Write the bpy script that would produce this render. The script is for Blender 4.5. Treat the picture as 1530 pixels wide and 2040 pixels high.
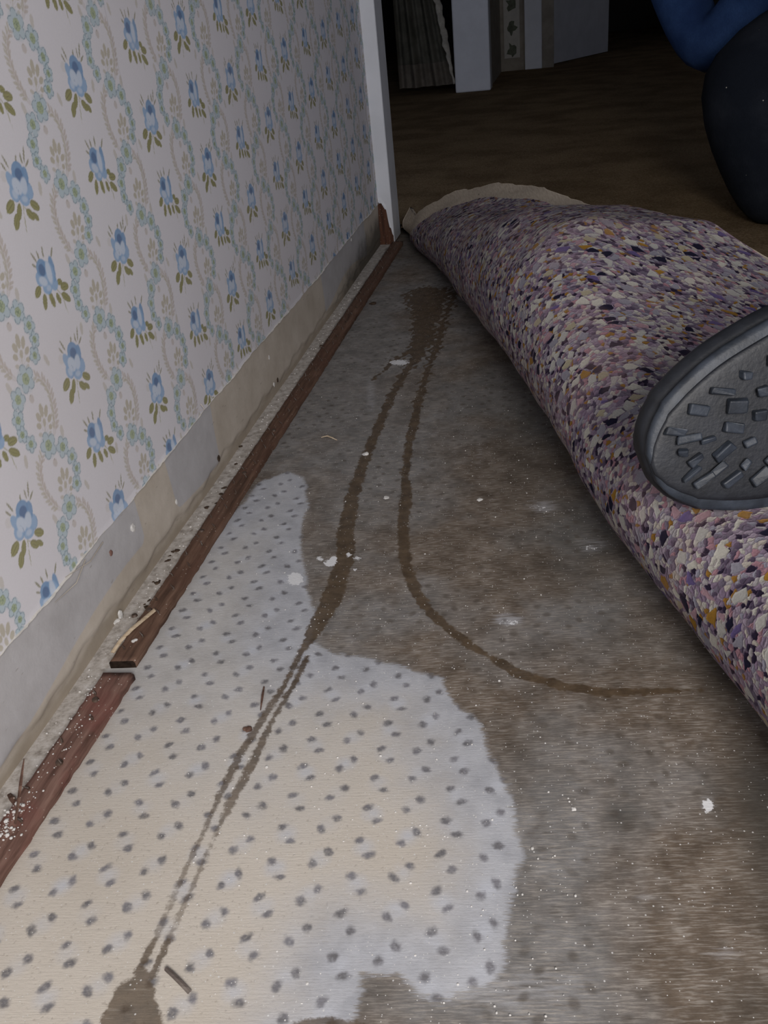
import bpy, bmesh, math, random
import numpy as np
from mathutils import Vector, Matrix

for o in list(bpy.data.objects):
    bpy.data.objects.remove(o)
SC = bpy.context.scene
COL = SC.collection
rnd = random.Random(7)
rng = np.random.default_rng(11)

# ------------------------------------------------------------------ camera
FPX = 1776.9
CH = 0.41                                        # camera height above the floor (m)
R = np.array([[0.98124962, 0.00281901, -0.19272064],
              [0.1682393, -0.50041633, 0.84928148],
              [-0.09404642, -0.86578031, -0.4915076]])   # rows: world axes in camera space (x right, y down, z forward)
CAM = np.array([0.0, 0.0, CH])
cd = bpy.data.cameras.new('camera')
co = bpy.data.objects.new('camera', cd)
COL.objects.link(co)
right, up, back = R[:, 0], -R[:, 1], -R[:, 2]
co.matrix_world = Matrix(((right[0], up[0], back[0], CAM[0]),
                          (right[1], up[1], back[1], CAM[1]),
                          (right[2], up[2], back[2], CAM[2]),
                          (0, 0, 0, 1)))
cd.sensor_fit = 'HORIZONTAL'
cd.sensor_width = 36.0
cd.lens = FPX * 36.0 / 1530.0
cd.clip_start = 0.02
cd.clip_end = 60
SC.camera = co

# ------------------------------------------------------------------ light, sky, exposure
w = bpy.data.worlds.new('world')
SC.world = w
w.use_nodes = True
w.node_tree.nodes['Background'].inputs[0].default_value = (0.62, 0.72, 1.0, 1)
w.node_tree.nodes['Background'].inputs[1].default_value = 0.5


def area(name, loc, target, size, power, color):
    l = bpy.data.lights.new(name, 'AREA')
    l.shape = 'RECTANGLE'
    l.size, l.size_y = size
    l.energy = power
    l.color = color
    o = bpy.data.objects.new(name, l)
    COL.objects.link(o)
    o.location = loc
    d = Vector(target) - Vector(loc)
    o.rotation_euler = d.to_track_quat('-Z', 'Y').to_euler()
    return o


area('room_lamp', (0.28, -0.5, 0.68), (-0.22, 0.6, 0.08), (0.35, 0.35), 13.0, (1.0, 0.955, 0.91))
SC.view_settings.view_transform = 'Standard'
SC.view_settings.look = 'None'
SC.view_settings.gamma = 1.0
SC.view_settings.use_curve_mapping = False
SC.view_settings.exposure = 0.0

# ------------------------------------------------------------------ helpers


def at(px, py, ax, val):
    r = R @ np.array([px - 765.0, py - 1020.0, FPX])
    t = (val - CAM[ax]) / r[ax]
    return CAM + r * t


def atd(px, py, dist):
    """point on the pixel's ray at forward depth dist"""
    r = R @ np.array([(px - 765.0) / FPX, (py - 1020.0) / FPX, 1.0])
    return CAM + r * dist


def fl(px, py, z=0.0):
    return at(px, py, 2, z)


def tag(o, label=None, cat=None, group=None, kind=None):
    if label:
        o['label'] = label
    if cat:
        o['category'] = cat
    if group:
        o['group'] = group
    if kind:
        o['kind'] = kind
    return o


def link(name, me, mat=None, parent=None, smooth=False):
    o = bpy.data.objects.new(name, me)
    COL.objects.link(o)
    if mat is not None:
        for m in (mat if isinstance(mat, (list, tuple)) else [mat]):
            me.materials.append(m)
    if parent is not None:
        o.parent = parent
    if smooth:
        me.polygons.foreach_set('use_smooth', np.ones(len(me.polygons), bool))
    return o


def from_bm(name, bm, mat=None, parent=None, smooth=False):
    me = bpy.data.meshes.new(name)
    bmesh.ops.recalc_face_normals(bm, faces=bm.faces)
    bm.to_mesh(me)
    bm.free()
    return link(name, me, mat, parent, smooth)


def np_mesh(name, V, F, smooth=True, attrs=None, colors=None, uv=None, matidx=None):
    """V (n,3), F (m,4) numpy -> mesh"""
    V = np.asarray(V, np.float32)
    F = np.asarray(F, np.int32)
    me = bpy.data.meshes.new(name)
    n, m = len(V), len(F)
    me.vertices.add(n)
    me.vertices.foreach_set('co', V.ravel())
    me.loops.add(m * 4)
    me.loops.foreach_set('vertex_index', F.ravel())
    me.polygons.add(m)
    me.polygons.foreach_set('loop_start', np.arange(0, m * 4, 4, dtype=np.int32))
    if smooth:
        me.polygons.foreach_set('use_smooth', np.ones(m, bool))
    if matidx is not None:
        me.polygons.foreach_set('material_index', np.asarray(matidx, np.int32))
    for k, a in (attrs or {}).items():
        at_ = me.attributes.new(k, 'FLOAT', 'POINT')
        at_.data.foreach_set('value', np.asarray(a, np.float32).ravel())
    for k, a in (colors or {}).items():
        at_ = me.attributes.new(k, 'FLOAT_COLOR', 'POINT')
        c = np.ones((n, 4), np.float32)
        c[:, :3] = a
        at_.data.foreach_set('color', c.ravel())
    for k, a in (uv or {}).items():
        at_ = me.attributes.new(k, 'FLOAT_VECTOR', 'POINT')
        at_.data.foreach_set('vector', np.asarray(a, np.float32).ravel())
    me.update(calc_edges=True)
    me.validate()
    return me


def grid_faces(nr, nc, base=0, flip=False):
    i = np.arange(nr - 1)[:, None] * nc + np.arange(nc - 1)[None, :] + base
    q = np.stack([i, i + 1, i + nc + 1, i + nc], -1).reshape(-1, 4)
    return q[:, ::-1] if flip else q


def box(bm, lo, hi):
    lo, hi = Vector(lo), Vector(hi)
    c = (lo + hi) / 2
    s = hi - lo
    return bmesh.ops.create_cube(bm, size=1, matrix=Matrix.Translation(c) @ Matrix.Diagonal((s.x, s.y, s.z, 1)))['verts']


def bevel_all(bm, w_, seg=2):
    bmesh.ops.bevel(bm, geom=list(bm.edges), offset=w_, segments=seg, affect='EDGES', profile=0.5)


def tube(bm, pts, radii, seg=8):
    rings = []
    pts = [Vector(p) for p in pts]
    for i, p in enumerate(pts):
        d = (pts[min(i + 1, len(pts) - 1)] - pts[max(i - 1, 0)]).normalized()
        a = d.orthogonal().normalized() if i == 0 else (rings[-1][1] - d * rings[-1][1].dot(d)).normalized()
        b = d.cross(a)
        r = radii[i] if isinstance(radii, (list, tuple)) else radii
        ra, rb = r if isinstance(r, tuple) else (r, r)
        rings.append(([bm.verts.new(p + a * ra * math.cos(2 * math.pi * k / seg) + b * rb * math.sin(2 * math.pi * k / seg)) for k in range(seg)], a))
    for i in range(len(rings) - 1):
        for k in range(seg):
            bm.faces.new((rings[i][0][k], rings[i][0][(k + 1) % seg], rings[i + 1][0][(k + 1) % seg], rings[i + 1][0][k]))
    bm.faces.new(rings[0][0][::-1])
    bm.faces.new(rings[-1][0])


def s2l(c):
    return tuple(((x / 255.0) / 12.92 if x / 255.0 <= 0.04045 else ((x / 255.0 + 0.055) / 1.055) ** 2.4) for x in c)


# ---- node helpers
class NT:
    def __init__(self, name, rough=0.8, spec=0.2):
        self.m = bpy.data.materials.new(name)
        self.m.use_nodes = True
        self.t = self.m.node_tree
        self.b = self.t.nodes['Principled BSDF']
        self.b.inputs['Roughness'].default_value = rough
        self.b.inputs['Specular IOR Level'].default_value = spec

    def n(self, typ, **kw):
        x = self.t.nodes.new(typ)
        for k, v in kw.items():
            setattr(x, k, v)
        return x

    def l(self, a, b):
        self.t.links.new(a, b)

    def put(self, sock, v):
        if isinstance(v, bpy.types.NodeSocket):
            self.l(v, sock)
        elif isinstance(v, (tuple, list)) and sock.type == 'RGBA' and len(v) == 3:
            sock.default_value = (*v, 1)
        else:
            sock.default_value = v

    def attr(self, name):
        return self.n('ShaderNodeAttribute', attribute_name=name)

    def obj(self):
        return self.n('ShaderNodeTexCoord').outputs['Object']

    def mapping(self, vec, scale=(1, 1, 1), rot=(0, 0, 0), loc=(0, 0, 0)):
        m = self.n('ShaderNodeMapping')
        self.l(vec, m.inputs[0])
        m.inputs['Scale'].default_value = scale
        m.inputs['Rotation'].default_value = rot
        m.inputs['Location'].default_value = loc
        return m.outputs[0]

    def noise(self, vec, scale, detail=4, rough=0.55, dist=0.0, color=False):
        x = self.n('ShaderNodeTexNoise')
        self.l(vec, x.inputs['Vector'])
        x.inputs['Scale'].default_value = scale
        x.inputs['Detail'].default_value = detail
        x.inputs['Roughness'].default_value = rough
        x.inputs['Distortion'].default_value = dist
        return x.outputs['Color' if color else 0]

    def math(self, op, a, b=0.0, c=None, clamp=False):
        x = self.n('ShaderNodeMath', operation=op, use_clamp=clamp)
        self.put(x.inputs[0], a)
        self.put(x.inputs[1], b)
        if c is not None:
            self.put(x.inputs[2], c)
        return x.outputs[0]

    def step(self, v, lo, hi, a=0.0, b=1.0, smooth=True):
        x = self.n('ShaderNodeMapRange', interpolation_type='SMOOTHSTEP' if smooth else 'LINEAR')
        self.put(x.inputs['Value'], v)
        # smoothstep wants lo < hi
        if lo > hi:
            lo, hi, a, b = hi, lo, b, a
        x.inputs['From Min'].default_value = lo
        x.inputs['From Max'].default_value = hi
        x.inputs['To Min'].default_value = a
        x.inputs['To Max'].default_value = b
        return x.outputs[0]

    def mix(self, f, a, b, mode='MIX'):
        x = self.n('ShaderNodeMix', data_type='RGBA', blend_type=mode)
        self.put(x.inputs[0], f)
        self.put(x.inputs[6], a)
        self.put(x.inputs[7], b)
        return x.outputs[2]

    def ramp(self, v, stops, interp='LINEAR'):
        x = self.n('ShaderNodeValToRGB')
        x.color_ramp.interpolation = interp
        els = x.color_ramp.elements
        while len(els) < len(stops):
            els.new(0.5)
        for e, (p, c) in zip(els, stops):
            e.position = p
            e.color = (*c, 1)
        self.l(v, x.inputs[0])
        return x.outputs[0]

    def voro(self, vec, scale, feature='F1', dims='3D', rand=1.0):
        x = self.n('ShaderNodeTexVoronoi', feature=feature, voronoi_dimensions=dims)
        self.l(vec, x.inputs['Vector'])
        x.inputs['Scale'].default_value = scale
        x.inputs['Randomness'].default_value = rand
        return x

    def base(self, c):
        self.put(self.b.inputs['Base Color'], c)

    def bump(self, h, strength=0.3, dist=0.001):
        x = self.n('ShaderNodeBump')
        x.inputs['Strength'].default_value = strength
        x.inputs['Distance'].default_value = dist
        self.l(h, x.inputs['Height'])
        self.l(x.outputs[0], self.b.inputs['Normal'])


def add3(t, vec, off):
    x = t.n('ShaderNodeVectorMath', operation='ADD')
    t.l(vec, x.inputs[0])
    t.put(x.inputs[1], off)
    return x.outputs[0]


def warp(t, vec, scale, amount):
    c = t.noise(vec, scale, 2, 0.5, color=True)
    s = t.n('ShaderNodeVectorMath', operation='MULTIPLY_ADD')
    t.l(c, s.inputs[0])
    s.inputs[1].default_value = (amount, amount, amount)
    t.l(vec, s.inputs[2])
    return s.outputs[0]


# ------------------------------------------------------------------ materials
def mat_floor():
    t = NT('worn_floor', 0.75, 0.25)
    o = t.obj()
    sdw, sdt, sdd = t.attr('sd_white').outputs['Fac'], t.attr('sd_trail').outputs['Fac'], t.attr('sd_dot').outputs['Fac']
    halo, chalk, tone = t.attr('halo').outputs['Fac'], t.attr('chalk').outputs['Fac'], t.attr('tone').outputs['Fac']
    edge, dark = t.attr('edge').outputs['Fac'], t.attr('dark').outputs['Fac']
    trw = t.attr('trail_fade').outputs['Fac']
    big = t.noise(o, 7, 5, 0.6)
    med = t.noise(o, 38, 5, 0.65)
    fine = t.noise(o, 420, 3, 0.6)
    rot = t.mapping(o, (1, 1, 1), (0, 0, -0.12))
    streak = t.noise(t.mapping(rot, (90, 900, 1)), 1.0, 3, 0.6)        # worn grain running across
    streak2 = t.noise(t.mapping(rot, (45, 380, 1), loc=(3, 7, 0)), 1.0, 4, 0.65)
    # bare worn backing: brown to grey
    brown = t.ramp(med, [(0.25, (0.072, 0.052, 0.036)), (0.5, (0.14, 0.107, 0.08)), (0.75, (0.215, 0.172, 0.135))])
    grey = t.ramp(med, [(0.25, (0.13, 0.125, 0.12)), (0.5, (0.19, 0.18, 0.172)), (0.8, (0.28, 0.275, 0.275))])
    k = t.math('ADD', t.step(big, 0.36, 0.62), tone, clamp=True)
    worn = t.mix(k, brown, grey)
    worn = t.mix(t.math('MULTIPLY', t.step(streak, 0.45, 0.66, 0.0, 0.75), t.step(med, 0.3, 0.65, 0.35, 1.0)), worn, (0.37, 0.335, 0.295))
    worn = t.mix(t.step(streak2, 0.45, 0.25, 0.0, 0.6), worn, (0.075, 0.058, 0.045))
    worn = t.mix(t.math('MULTIPLY', dark, 0.95, clamp=True), worn, (0.045, 0.041, 0.035))  # darker brown patches, partly the folded flap's soft shade put into the colour
    # chalky rubbed patches
    ch = t.math('ADD', chalk, t.math('MULTIPLY', t.math('SUBTRACT', streak2, 0.5), 0.9))
    worn = t.mix(t.step(ch, 0.3, 0.75, 0.0, 0.62), worn, (0.46, 0.46, 0.48))
    # faint dots in the worn part
    wdot = t.math('MULTIPLY', t.step(sdd, 0.0014, -0.0016), t.step(big, 0.4, 0.62, 0.15, 0.6))
    worn = t.mix(wdot, worn, (0.07, 0.055, 0.042))
    # pale coat
    wob = t.math('ADD', t.math('MULTIPLY', t.math('SUBTRACT', med, 0.5), 0.016), t.math('MULTIPLY', t.math('SUBTRACT', streak, 0.5), 0.012))
    sd = t.math('ADD', sdw, wob)
    cov = t.step(sd, 0.0022, -0.0022)
    tan = t.ramp(big, [(0.3, (0.50, 0.45, 0.385)), (0.55, (0.565, 0.515, 0.45)), (0.75, (0.54, 0.495, 0.44))])
    tan = t.mix(t.step(fine, 0.4, 0.3, 0.0, 0.45), tan, (0.28, 0.24, 0.2))
    blue = t.ramp(med, [(0.3, (0.34, 0.345, 0.37)), (0.6, (0.455, 0.46, 0.485))])
    deep = t.step(t.math('ADD', sd, t.math('MULTIPLY', t.math('SUBTRACT', big, 0.5), 0.09)), -0.075, -0.01)
    sy = t.n('ShaderNodeSeparateXYZ')
    t.l(o, sy.inputs[0])
    far_ = t.step(t.math('ADD', t.math('ADD', sy.outputs[1], t.math('MULTIPLY', sy.outputs[0], -0.25)), t.math('MULTIPLY', t.math('SUBTRACT', big, 0.5), 0.35)), 0.36, 0.60)
    midg = t.ramp(med, [(0.3, (0.42, 0.405, 0.39)), (0.6, (0.52, 0.505, 0.49))])
    tan = t.mix(far_, tan, midg)
    pale = t.mix(deep, tan, blue)
    pale = t.mix(t.math('MULTIPLY', halo, t.step(med, 0.3, 0.6, 0.25, 0.8)), pale, (0.50, 0.515, 0.56))
    pale = t.mix(t.step(streak, 0.36, 0.26, 0.0, 0.3), pale, (0.25, 0.22, 0.19))
    dd = t.math('ADD', sdd, t.math('MULTIPLY', t.math('SUBTRACT', t.noise(o, 300, 2, 0.5), 0.5), 0.0038))
    dotm = t.math('MULTIPLY', t.step(dd, 0.0013, -0.0017), t.math('MULTIPLY', t.step(fine, 0.25, 0.55, 0.6, 1.0), 0.93))
    pale = t.mix(dotm, pale, t.mix(t.step(med, 0.35, 0.65), (0.125, 0.12, 0.125), (0.20, 0.195, 0.215)))
    c = t.mix(cov, worn, pale)
    # bare screed between the strip and the wall
    scr = t.ramp(t.noise(o, 120, 5, 0.7), [(0.3, (0.24, 0.21, 0.18)), (0.5, (0.50, 0.46, 0.42)), (0.72, (0.68, 0.65, 0.62))])
    c = t.mix(t.step(t.math('ADD', edge, wob), 0.003, -0.003), c, scr)
    # water trails
    td = t.math('ADD', sdt, t.math('ADD', t.math('MULTIPLY', t.math('SUBTRACT', t.noise(o, 210, 4, 0.65), 0.5), 0.0075), t.math('MULTIPLY', t.math('SUBTRACT', t.noise(o, 48, 3, 0.6), 0.5), t.math('MULTIPLY', trw, t.step(sdw, -0.03, 0.04, 0.002, 0.012)))))
    tm = t.math('MULTIPLY', t.math('MULTIPLY', t.step(td, 0.0011, -0.0011), t.step(streak2, 0.25, 0.45, 0.7, 1.0)), trw)
    wet = t.ramp(t.noise(o, 90, 4, 0.6), [(0.3, (0.055, 0.036, 0.02)), (0.7, (0.125, 0.085, 0.05))])
    c = t.mix(t.math('MULTIPLY', tm, 0.9), c, wet)
    # splashes of plaster
    spl = t.math('ADD', t.attr('splat').outputs['Fac'], t.math('MULTIPLY', t.math('SUBTRACT', t.noise(o, 330, 4, 0.7), 0.5), 1.25))
    c = t.mix(t.step(spl, 0.5, 0.6), c, (0.72, 0.72, 0.73))
    # white grains of dust
    for sc, thr in ((520, 0.12), (230, 0.08)):
        v = t.voro(t.mapping(o, (1, 1, 0.001)), sc, dims='2D')
        sel = t.n('ShaderNodeSeparateColor')
        t.l(v.outputs['Color'], sel.inputs[0])
        on = t.math('MULTIPLY', t.step(v.outputs['Distance'], thr + 0.05, thr), t.math('GREATER_THAN', sel.outputs[0], 0.945 if sc > 400 else 0.96))
        c = t.mix(t.math('MULTIPLY', on, 0.85), c, (0.66, 0.65, 0.63))
    t.base(c)
    t.l(t.math('SUBTRACT', 0.8, t.math('MULTIPLY', tm, 0.3)), t.b.inputs['Roughness'])
    t.bump(t.math('ADD', t.math('ADD', fine, streak), t.math('MULTIPLY', cov, 0.8)), 0.35, 0.0006)
    return t.m


def mat_pad():
    t = NT('rebond_foam', 0.95, 0.05)
    uv = t.attr('pad_uv').outputs['Vector']
    u = warp(t, uv, 120, 0.0045)
    u2 = warp(t, warp(t, uv, 60, 0.006), 320, 0.004)
    f = t.voro(u2, 255, 'F1', '2D')
    fe = t.voro(u2, 255, 'DISTANCE_TO_EDGE', '2D')
    g = t.voro(u, 105, 'F1', '2D')
    ge = t.voro(u, 105, 'DISTANCE_TO_EDGE', '2D')
    pal = [(0.0, (0.134, 0.111, 0.148)), (0.12, (0.270, 0.221, 0.270)), (0.24, (0.077, 0.059, 0.091)), (0.32, (0.323, 0.300, 0.305)),
           (0.44, (0.196, 0.147, 0.205)), (0.56, (0.383, 0.347, 0.302)), (0.66, (0.020, 0.015, 0.031)), (0.73, (0.300, 0.166, 0.193)),
           (0.80, (0.238, 0.228, 0.273)), (0.88, (0.419, 0.401, 0.356)), (0.95, (0.245, 0.130, 0.025))]
    pal2 = [(0.0, (0.377, 0.367, 0.340)), (0.22, (0.231, 0.221, 0.258)), (0.40, (0.447, 0.428, 0.375)), (0.58, (0.012, 0.012, 0.027)),
            (0.74, (0.327, 0.291, 0.202)), (0.84, (0.108, 0.081, 0.190)), (0.90, (0.276, 0.148, 0.025)), (0.96, (0.324, 0.207, 0.235))]
    sf = t.n('ShaderNodeSeparateColor'); t.l(f.outputs['Color'], sf.inputs[0])
    sg = t.n('ShaderNodeSeparateColor'); t.l(g.outputs['Color'], sg.inputs[0])
    cf = t.ramp(sf.outputs[0], pal, 'CONSTANT')
    cf = t.mix(t.step(fe.outputs[0], 0.0, 0.12, 0.5, 0.0), cf, (0.135, 0.085, 0.135))
    cg = t.ramp(sg.outputs[0], pal2, 'CONSTANT')
    big = t.math('MULTIPLY', t.math('GREATER_THAN', sg.outputs[1], 0.70), t.step(ge.outputs[0], 0.07, 0.11))
    c = t.mix(big, cf, cg)
    n = t.noise(uv, 14, 3)
    c = t.mix(t.step(n, 0.45, 0.7, 0.0, 0.22), c, (0.42, 0.27, 0.26))
    c = t.mix(t.step(t.noise(uv, 700, 2), 0.3, 0.7, 0.18, 0.0), c, (0.03, 0.02, 0.03))
    t.base(c)
    mx = t.n('ShaderNodeMix', data_type='FLOAT')
    t.l(big, mx.inputs[0])
    t.l(t.step(fe.outputs[0], 0.0, 0.35), mx.inputs[2])
    t.l(t.step(ge.outputs[0], 0.0, 0.25), mx.inputs[3])
    t.bump(mx.outputs[0], 0.4, 0.0010)
    return t.m


def mat_backing():
    t = NT('carpet_backing', 0.9, 0.1)
    uv = t.attr('pad_uv').outputs['Vector']
    rows = t.noise(t.mapping(uv, (60, 420, 1)), 1.0, 3, 0.6)
    spots = t.noise(uv, 150, 2, 0.5)
    c = t.ramp(rows, [(0.3, (0.36, 0.30, 0.235)), (0.7, (0.50, 0.43, 0.345))])
    c = t.mix(t.step(spots, 0.70, 0.74), c, (0.06, 0.05, 0.04))
    t.base(c)
    t.bump(rows, 0.4, 0.001)
    return t.m


def mat_carpet():
    t = NT('brown_pile', 1.0, 0.02)
    o = t.obj()
    big = t.noise(t.mapping(o, (1, 1.0, 1), (0, 0, 0.4)), 5.5, 4, 0.6)
    fine = t.noise(o, 240, 4, 0.75)
    c = t.ramp(fine, [(0.3, (0.16, 0.105, 0.055)), (0.55, (0.35, 0.25, 0.145)), (0.75, (0.52, 0.40, 0.25))])
    c = t.mix(t.step(big, 0.35, 0.65, 0.45, 0.0), c, (0.085, 0.05, 0.025))
    t.base(c)
    t.bump(fine, 0.9, 0.006)
    return t.m


def mat_bare_wall():
    t = NT('bare_wall_band', 0.75, 0.2)
    o = t.obj()
    cool = t.attr('patch').outputs['Fac']
    grime = t.attr('grime').outputs['Fac']
    foot = t.attr('foot').outputs['Fac']
    n = t.noise(o, 28, 5, 0.6)
    warm = t.ramp(n, [(0.3, (0.50, 0.44, 0.365)), (0.7, (0.63, 0.565, 0.485))])
    cold = t.ramp(n, [(0.3, (0.46, 0.445, 0.445)), (0.7, (0.56, 0.545, 0.55))])
    c = t.mix(t.step(t.math('ADD', cool, t.math('MULTIPLY', t.math('SUBTRACT', n, 0.5), 0.25)), 0.42, 0.58), warm, cold)
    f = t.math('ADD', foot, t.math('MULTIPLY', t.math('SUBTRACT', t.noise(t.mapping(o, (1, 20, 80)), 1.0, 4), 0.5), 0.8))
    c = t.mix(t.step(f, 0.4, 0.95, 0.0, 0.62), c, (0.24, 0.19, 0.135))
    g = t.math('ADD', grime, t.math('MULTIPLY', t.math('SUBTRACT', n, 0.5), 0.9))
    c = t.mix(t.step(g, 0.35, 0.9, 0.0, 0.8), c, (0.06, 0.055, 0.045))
    s = t.noise(t.mapping(o, (1, 60, 260)), 1.0, 2)
    c = t.mix(t.step(s, 0.70, 0.76, 0.0, 0.35), c, (0.16, 0.12, 0.09))
    t.base(c)
    t.bump(t.noise(o, 90, 4, 0.6), 0.3, 0.001)
    return t.m


def mat_paper():
    t = NT('floral_wallpaper', 0.7, 0.2)
    a = t.attr('print').outputs['Color']
    o = t.obj()
    weave = t.noise(t.mapping(o, (1, 900, 900)), 1.0, 2)
    c = t.mix(t.step(weave, 0.3, 0.7, 0.06, 0.0), a, (0.45, 0.43, 0.42))
    c = t.mix(t.step(t.noise(o, 5, 3), 0.4, 0.7, 0.0, 0.10), c, (0.62, 0.53, 0.50))
    t.base(c)
    t.bump(weave, 0.08, 0.0004)
    return t.m


def mat_wood(name, cols, grain=(14, 240, 240), rough=0.7, axis=1):
    t = NT(name, rough, 0.25)
    o = t.obj()
    sc = [grain[1]] * 3
    sc[axis] = grain[0]
    g = t.noise(t.mapping(warp(t, o, 20, 0.006), tuple(sc)), 1.0, 4, 0.6)
    c = t.ramp(g, [(0.28, cols[0]), (0.5, cols[1]), (0.75, cols[2])])
    p = t.noise(o, 24, 3)
    c = t.mix(t.step(p, 0.45, 0.65, 0.0, 0.55), c, cols[3])
    v = t.voro(o, 420)
    sp = t.n('ShaderNodeSeparateColor'); t.l(v.outputs['Color'], sp.inputs[0])
    d = t.math('MULTIPLY', t.step(v.outputs['Distance'], 0.24, 0.17), t.math('GREATER_THAN', sp.outputs[0], 0.86))
    c = t.mix(t.math('MULTIPLY', d, 0.75), c, (0.55, 0.48, 0.42))
    t.base(c)
    t.bump(g, 0.5, 0.0012)
    return t.m


def mat_plain(name, c, rough=0.6, spec=0.3, var=0.12, scale=30, bump=0.15):
    t = NT(name, rough, spec)
    o = t.obj()
    n = t.noise(o, scale, 4, 0.6)
    t.base(t.mix(t.step(n, 0.3, 0.7), tuple(x * (1 - var) for x in c), tuple(min(1, x * (1 + var)) for x in c)))
    if bump:
        t.bump(t.noise(o, scale * 6, 3), bump, 0.001)
    return t.m


def mat_cloth(name, c, c2, lint=0.0):
    t = NT(name, 0.95, 0.1)
    o = t.obj()
    tw = t.noise(t.mapping(o, (700, 700, 250)), 1.0, 2)
    n = t.noise(o, 9, 4, 0.6)
    col = t.mix(t.step(n, 0.35, 0.68), c, c2)
    col = t.mix(t.step(tw, 0.4, 0.7, 0.25, 0.0), col, tuple(x * 0.4 for x in c))
    if lint:
        v = t.voro(o, 62)
        sp = t.n('ShaderNodeSeparateColor'); t.l(v.outputs['Color'], sp.inputs[0])
        d = t.math('MULTIPLY', t.step(v.outputs['Distance'], 0.075, 0.05), t.math('GREATER_THAN', sp.outputs[0], 1 - lint))
        col = t.mix(d, col, (0.5, 0.48, 0.42))
    t.base(col)
    t.bump(t.math('ADD', tw, t.math('MULTIPLY', n, 2.0)), 0.3, 0.002)
    return t.m


M_FLOOR, M_PAD, M_BACK, M_PILE = mat_floor(), mat_pad(), mat_backing(), mat_carpet()
M_BAND, M_PAPER = mat_bare_wall(), mat_paper()
M_STRIP = mat_wood('tack_strip_wood', [(0.055, 0.030, 0.020), (0.125, 0.070, 0.047), (0.20, 0.120, 0.083), (0.115, 0.058, 0.040)])
M_STRIP2 = mat_wood('red_tack_strip_wood', [(0.075, 0.038, 0.028), (0.165, 0.090, 0.070), (0.27, 0.165, 0.13), (0.22, 0.082, 0.068)])
M_BROWN = mat_wood('bare_casing_wood', [(0.03, 0.012, 0.007), (0.075, 0.030, 0.017), (0.12, 0.052, 0.030), (0.07, 0.028, 0.014)], axis=2)
M_SPLINT = mat_wood('fresh_splinter_wood', [(0.42, 0.31, 0.20), (0.58, 0.46, 0.32), (0.66, 0.55, 0.42), (0.55, 0.43, 0.30)], axis=0)
M_DSPL = mat_wood('dark_splinter_wood', [(0.055, 0.028, 0.02), (0.11, 0.06, 0.043), (0.19, 0.115, 0.085), (0.10, 0.06, 0.045)], axis=0)
M_WHITE = mat_plain('white_gloss_paint', (0.66, 0.67, 0.70), 0.45, 0.4, 0.05, 12, 0.08)
M_CUT = mat_plain('dark_end_grain', (0.022, 0.014, 0.010), 0.9, 0.1, 0.4, 300, 0.3)
M_GSPL = mat_wood('grey_splinter_wood', [(0.075, 0.058, 0.05), (0.14, 0.115, 0.10), (0.22, 0.19, 0.165), (0.13, 0.105, 0.095)], axis=0)
M_METAL = mat_plain('rusty_steel', (0.07, 0.045, 0.032), 0.55, 0.5, 0.4, 120, 0.2)
M_PLASTER = mat_plain('plaster_crumb', (0.66, 0.64, 0.61), 0.9, 0.1, 0.12, 200, 0.2)
M_DIRT = mat_plain('dark_crumb', (0.07, 0.048, 0.034), 0.9, 0.1, 0.4, 200, 0.3)
M_PAINTW = mat_plain('pale_wall_paint', (0.55, 0.53, 0.50), 0.8, 0.2, 0.05, 8, 0.1)

# ------------------------------------------------------------------ floor
XW = -0.347                                         # face of the left wall
YEND = 1.765                                         # where the wallpapered wall meets the casing


def seg_dist(P, pts, half):
    """signed distance from P (n,2) to a polyline with half-widths (negative inside)"""
    d = np.full(len(P), 9.0)
    for (a, b, ra, rb) in zip(pts[:-1], pts[1:], half[:-1], half[1:]):
        ab = b - a
        t = np.clip(((P - a) @ ab) / max(1e-12, ab @ ab), 0, 1)
        q = P - (a + t[:, None] * ab)
        d = np.minimum(d, np.hypot(q[:, 0], q[:, 1]) - (ra + (rb - ra) * t))
    return d


def poly_sd(P, poly):
    d = np.full(len(P), 9.0)
    inside = np.zeros(len(P), bool)
    for a, b in zip(poly, np.roll(poly, -1, 0)):
        ab = b - a
        t = np.clip(((P - a) @ ab) / max(1e-12, ab @ ab), 0, 1)
        q = P - (a + t[:, None] * ab)
        d = np.minimum(d, np.hypot(q[:, 0], q[:, 1]))
        c = (a[1] > P[:, 1]) != (b[1] > P[:, 1])
        with np.errstate(divide='ignore', invalid='ignore'):
            x = (b[0] - a[0]) * (P[:, 1] - a[1]) / (b[1] - a[1]) + a[0]
        inside ^= c & (P[:, 0] < x)
    return np.where(inside, -d, d)


def fpts(lst):
    return np.array([fl(x, y)[:2] for x, y in lst])


def px2m(x, y):
    """metres per pixel across, on the floor there"""
    a, b = fl(x, y), fl(x + 1, y)
    return np.linalg.norm(a - b)


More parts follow.
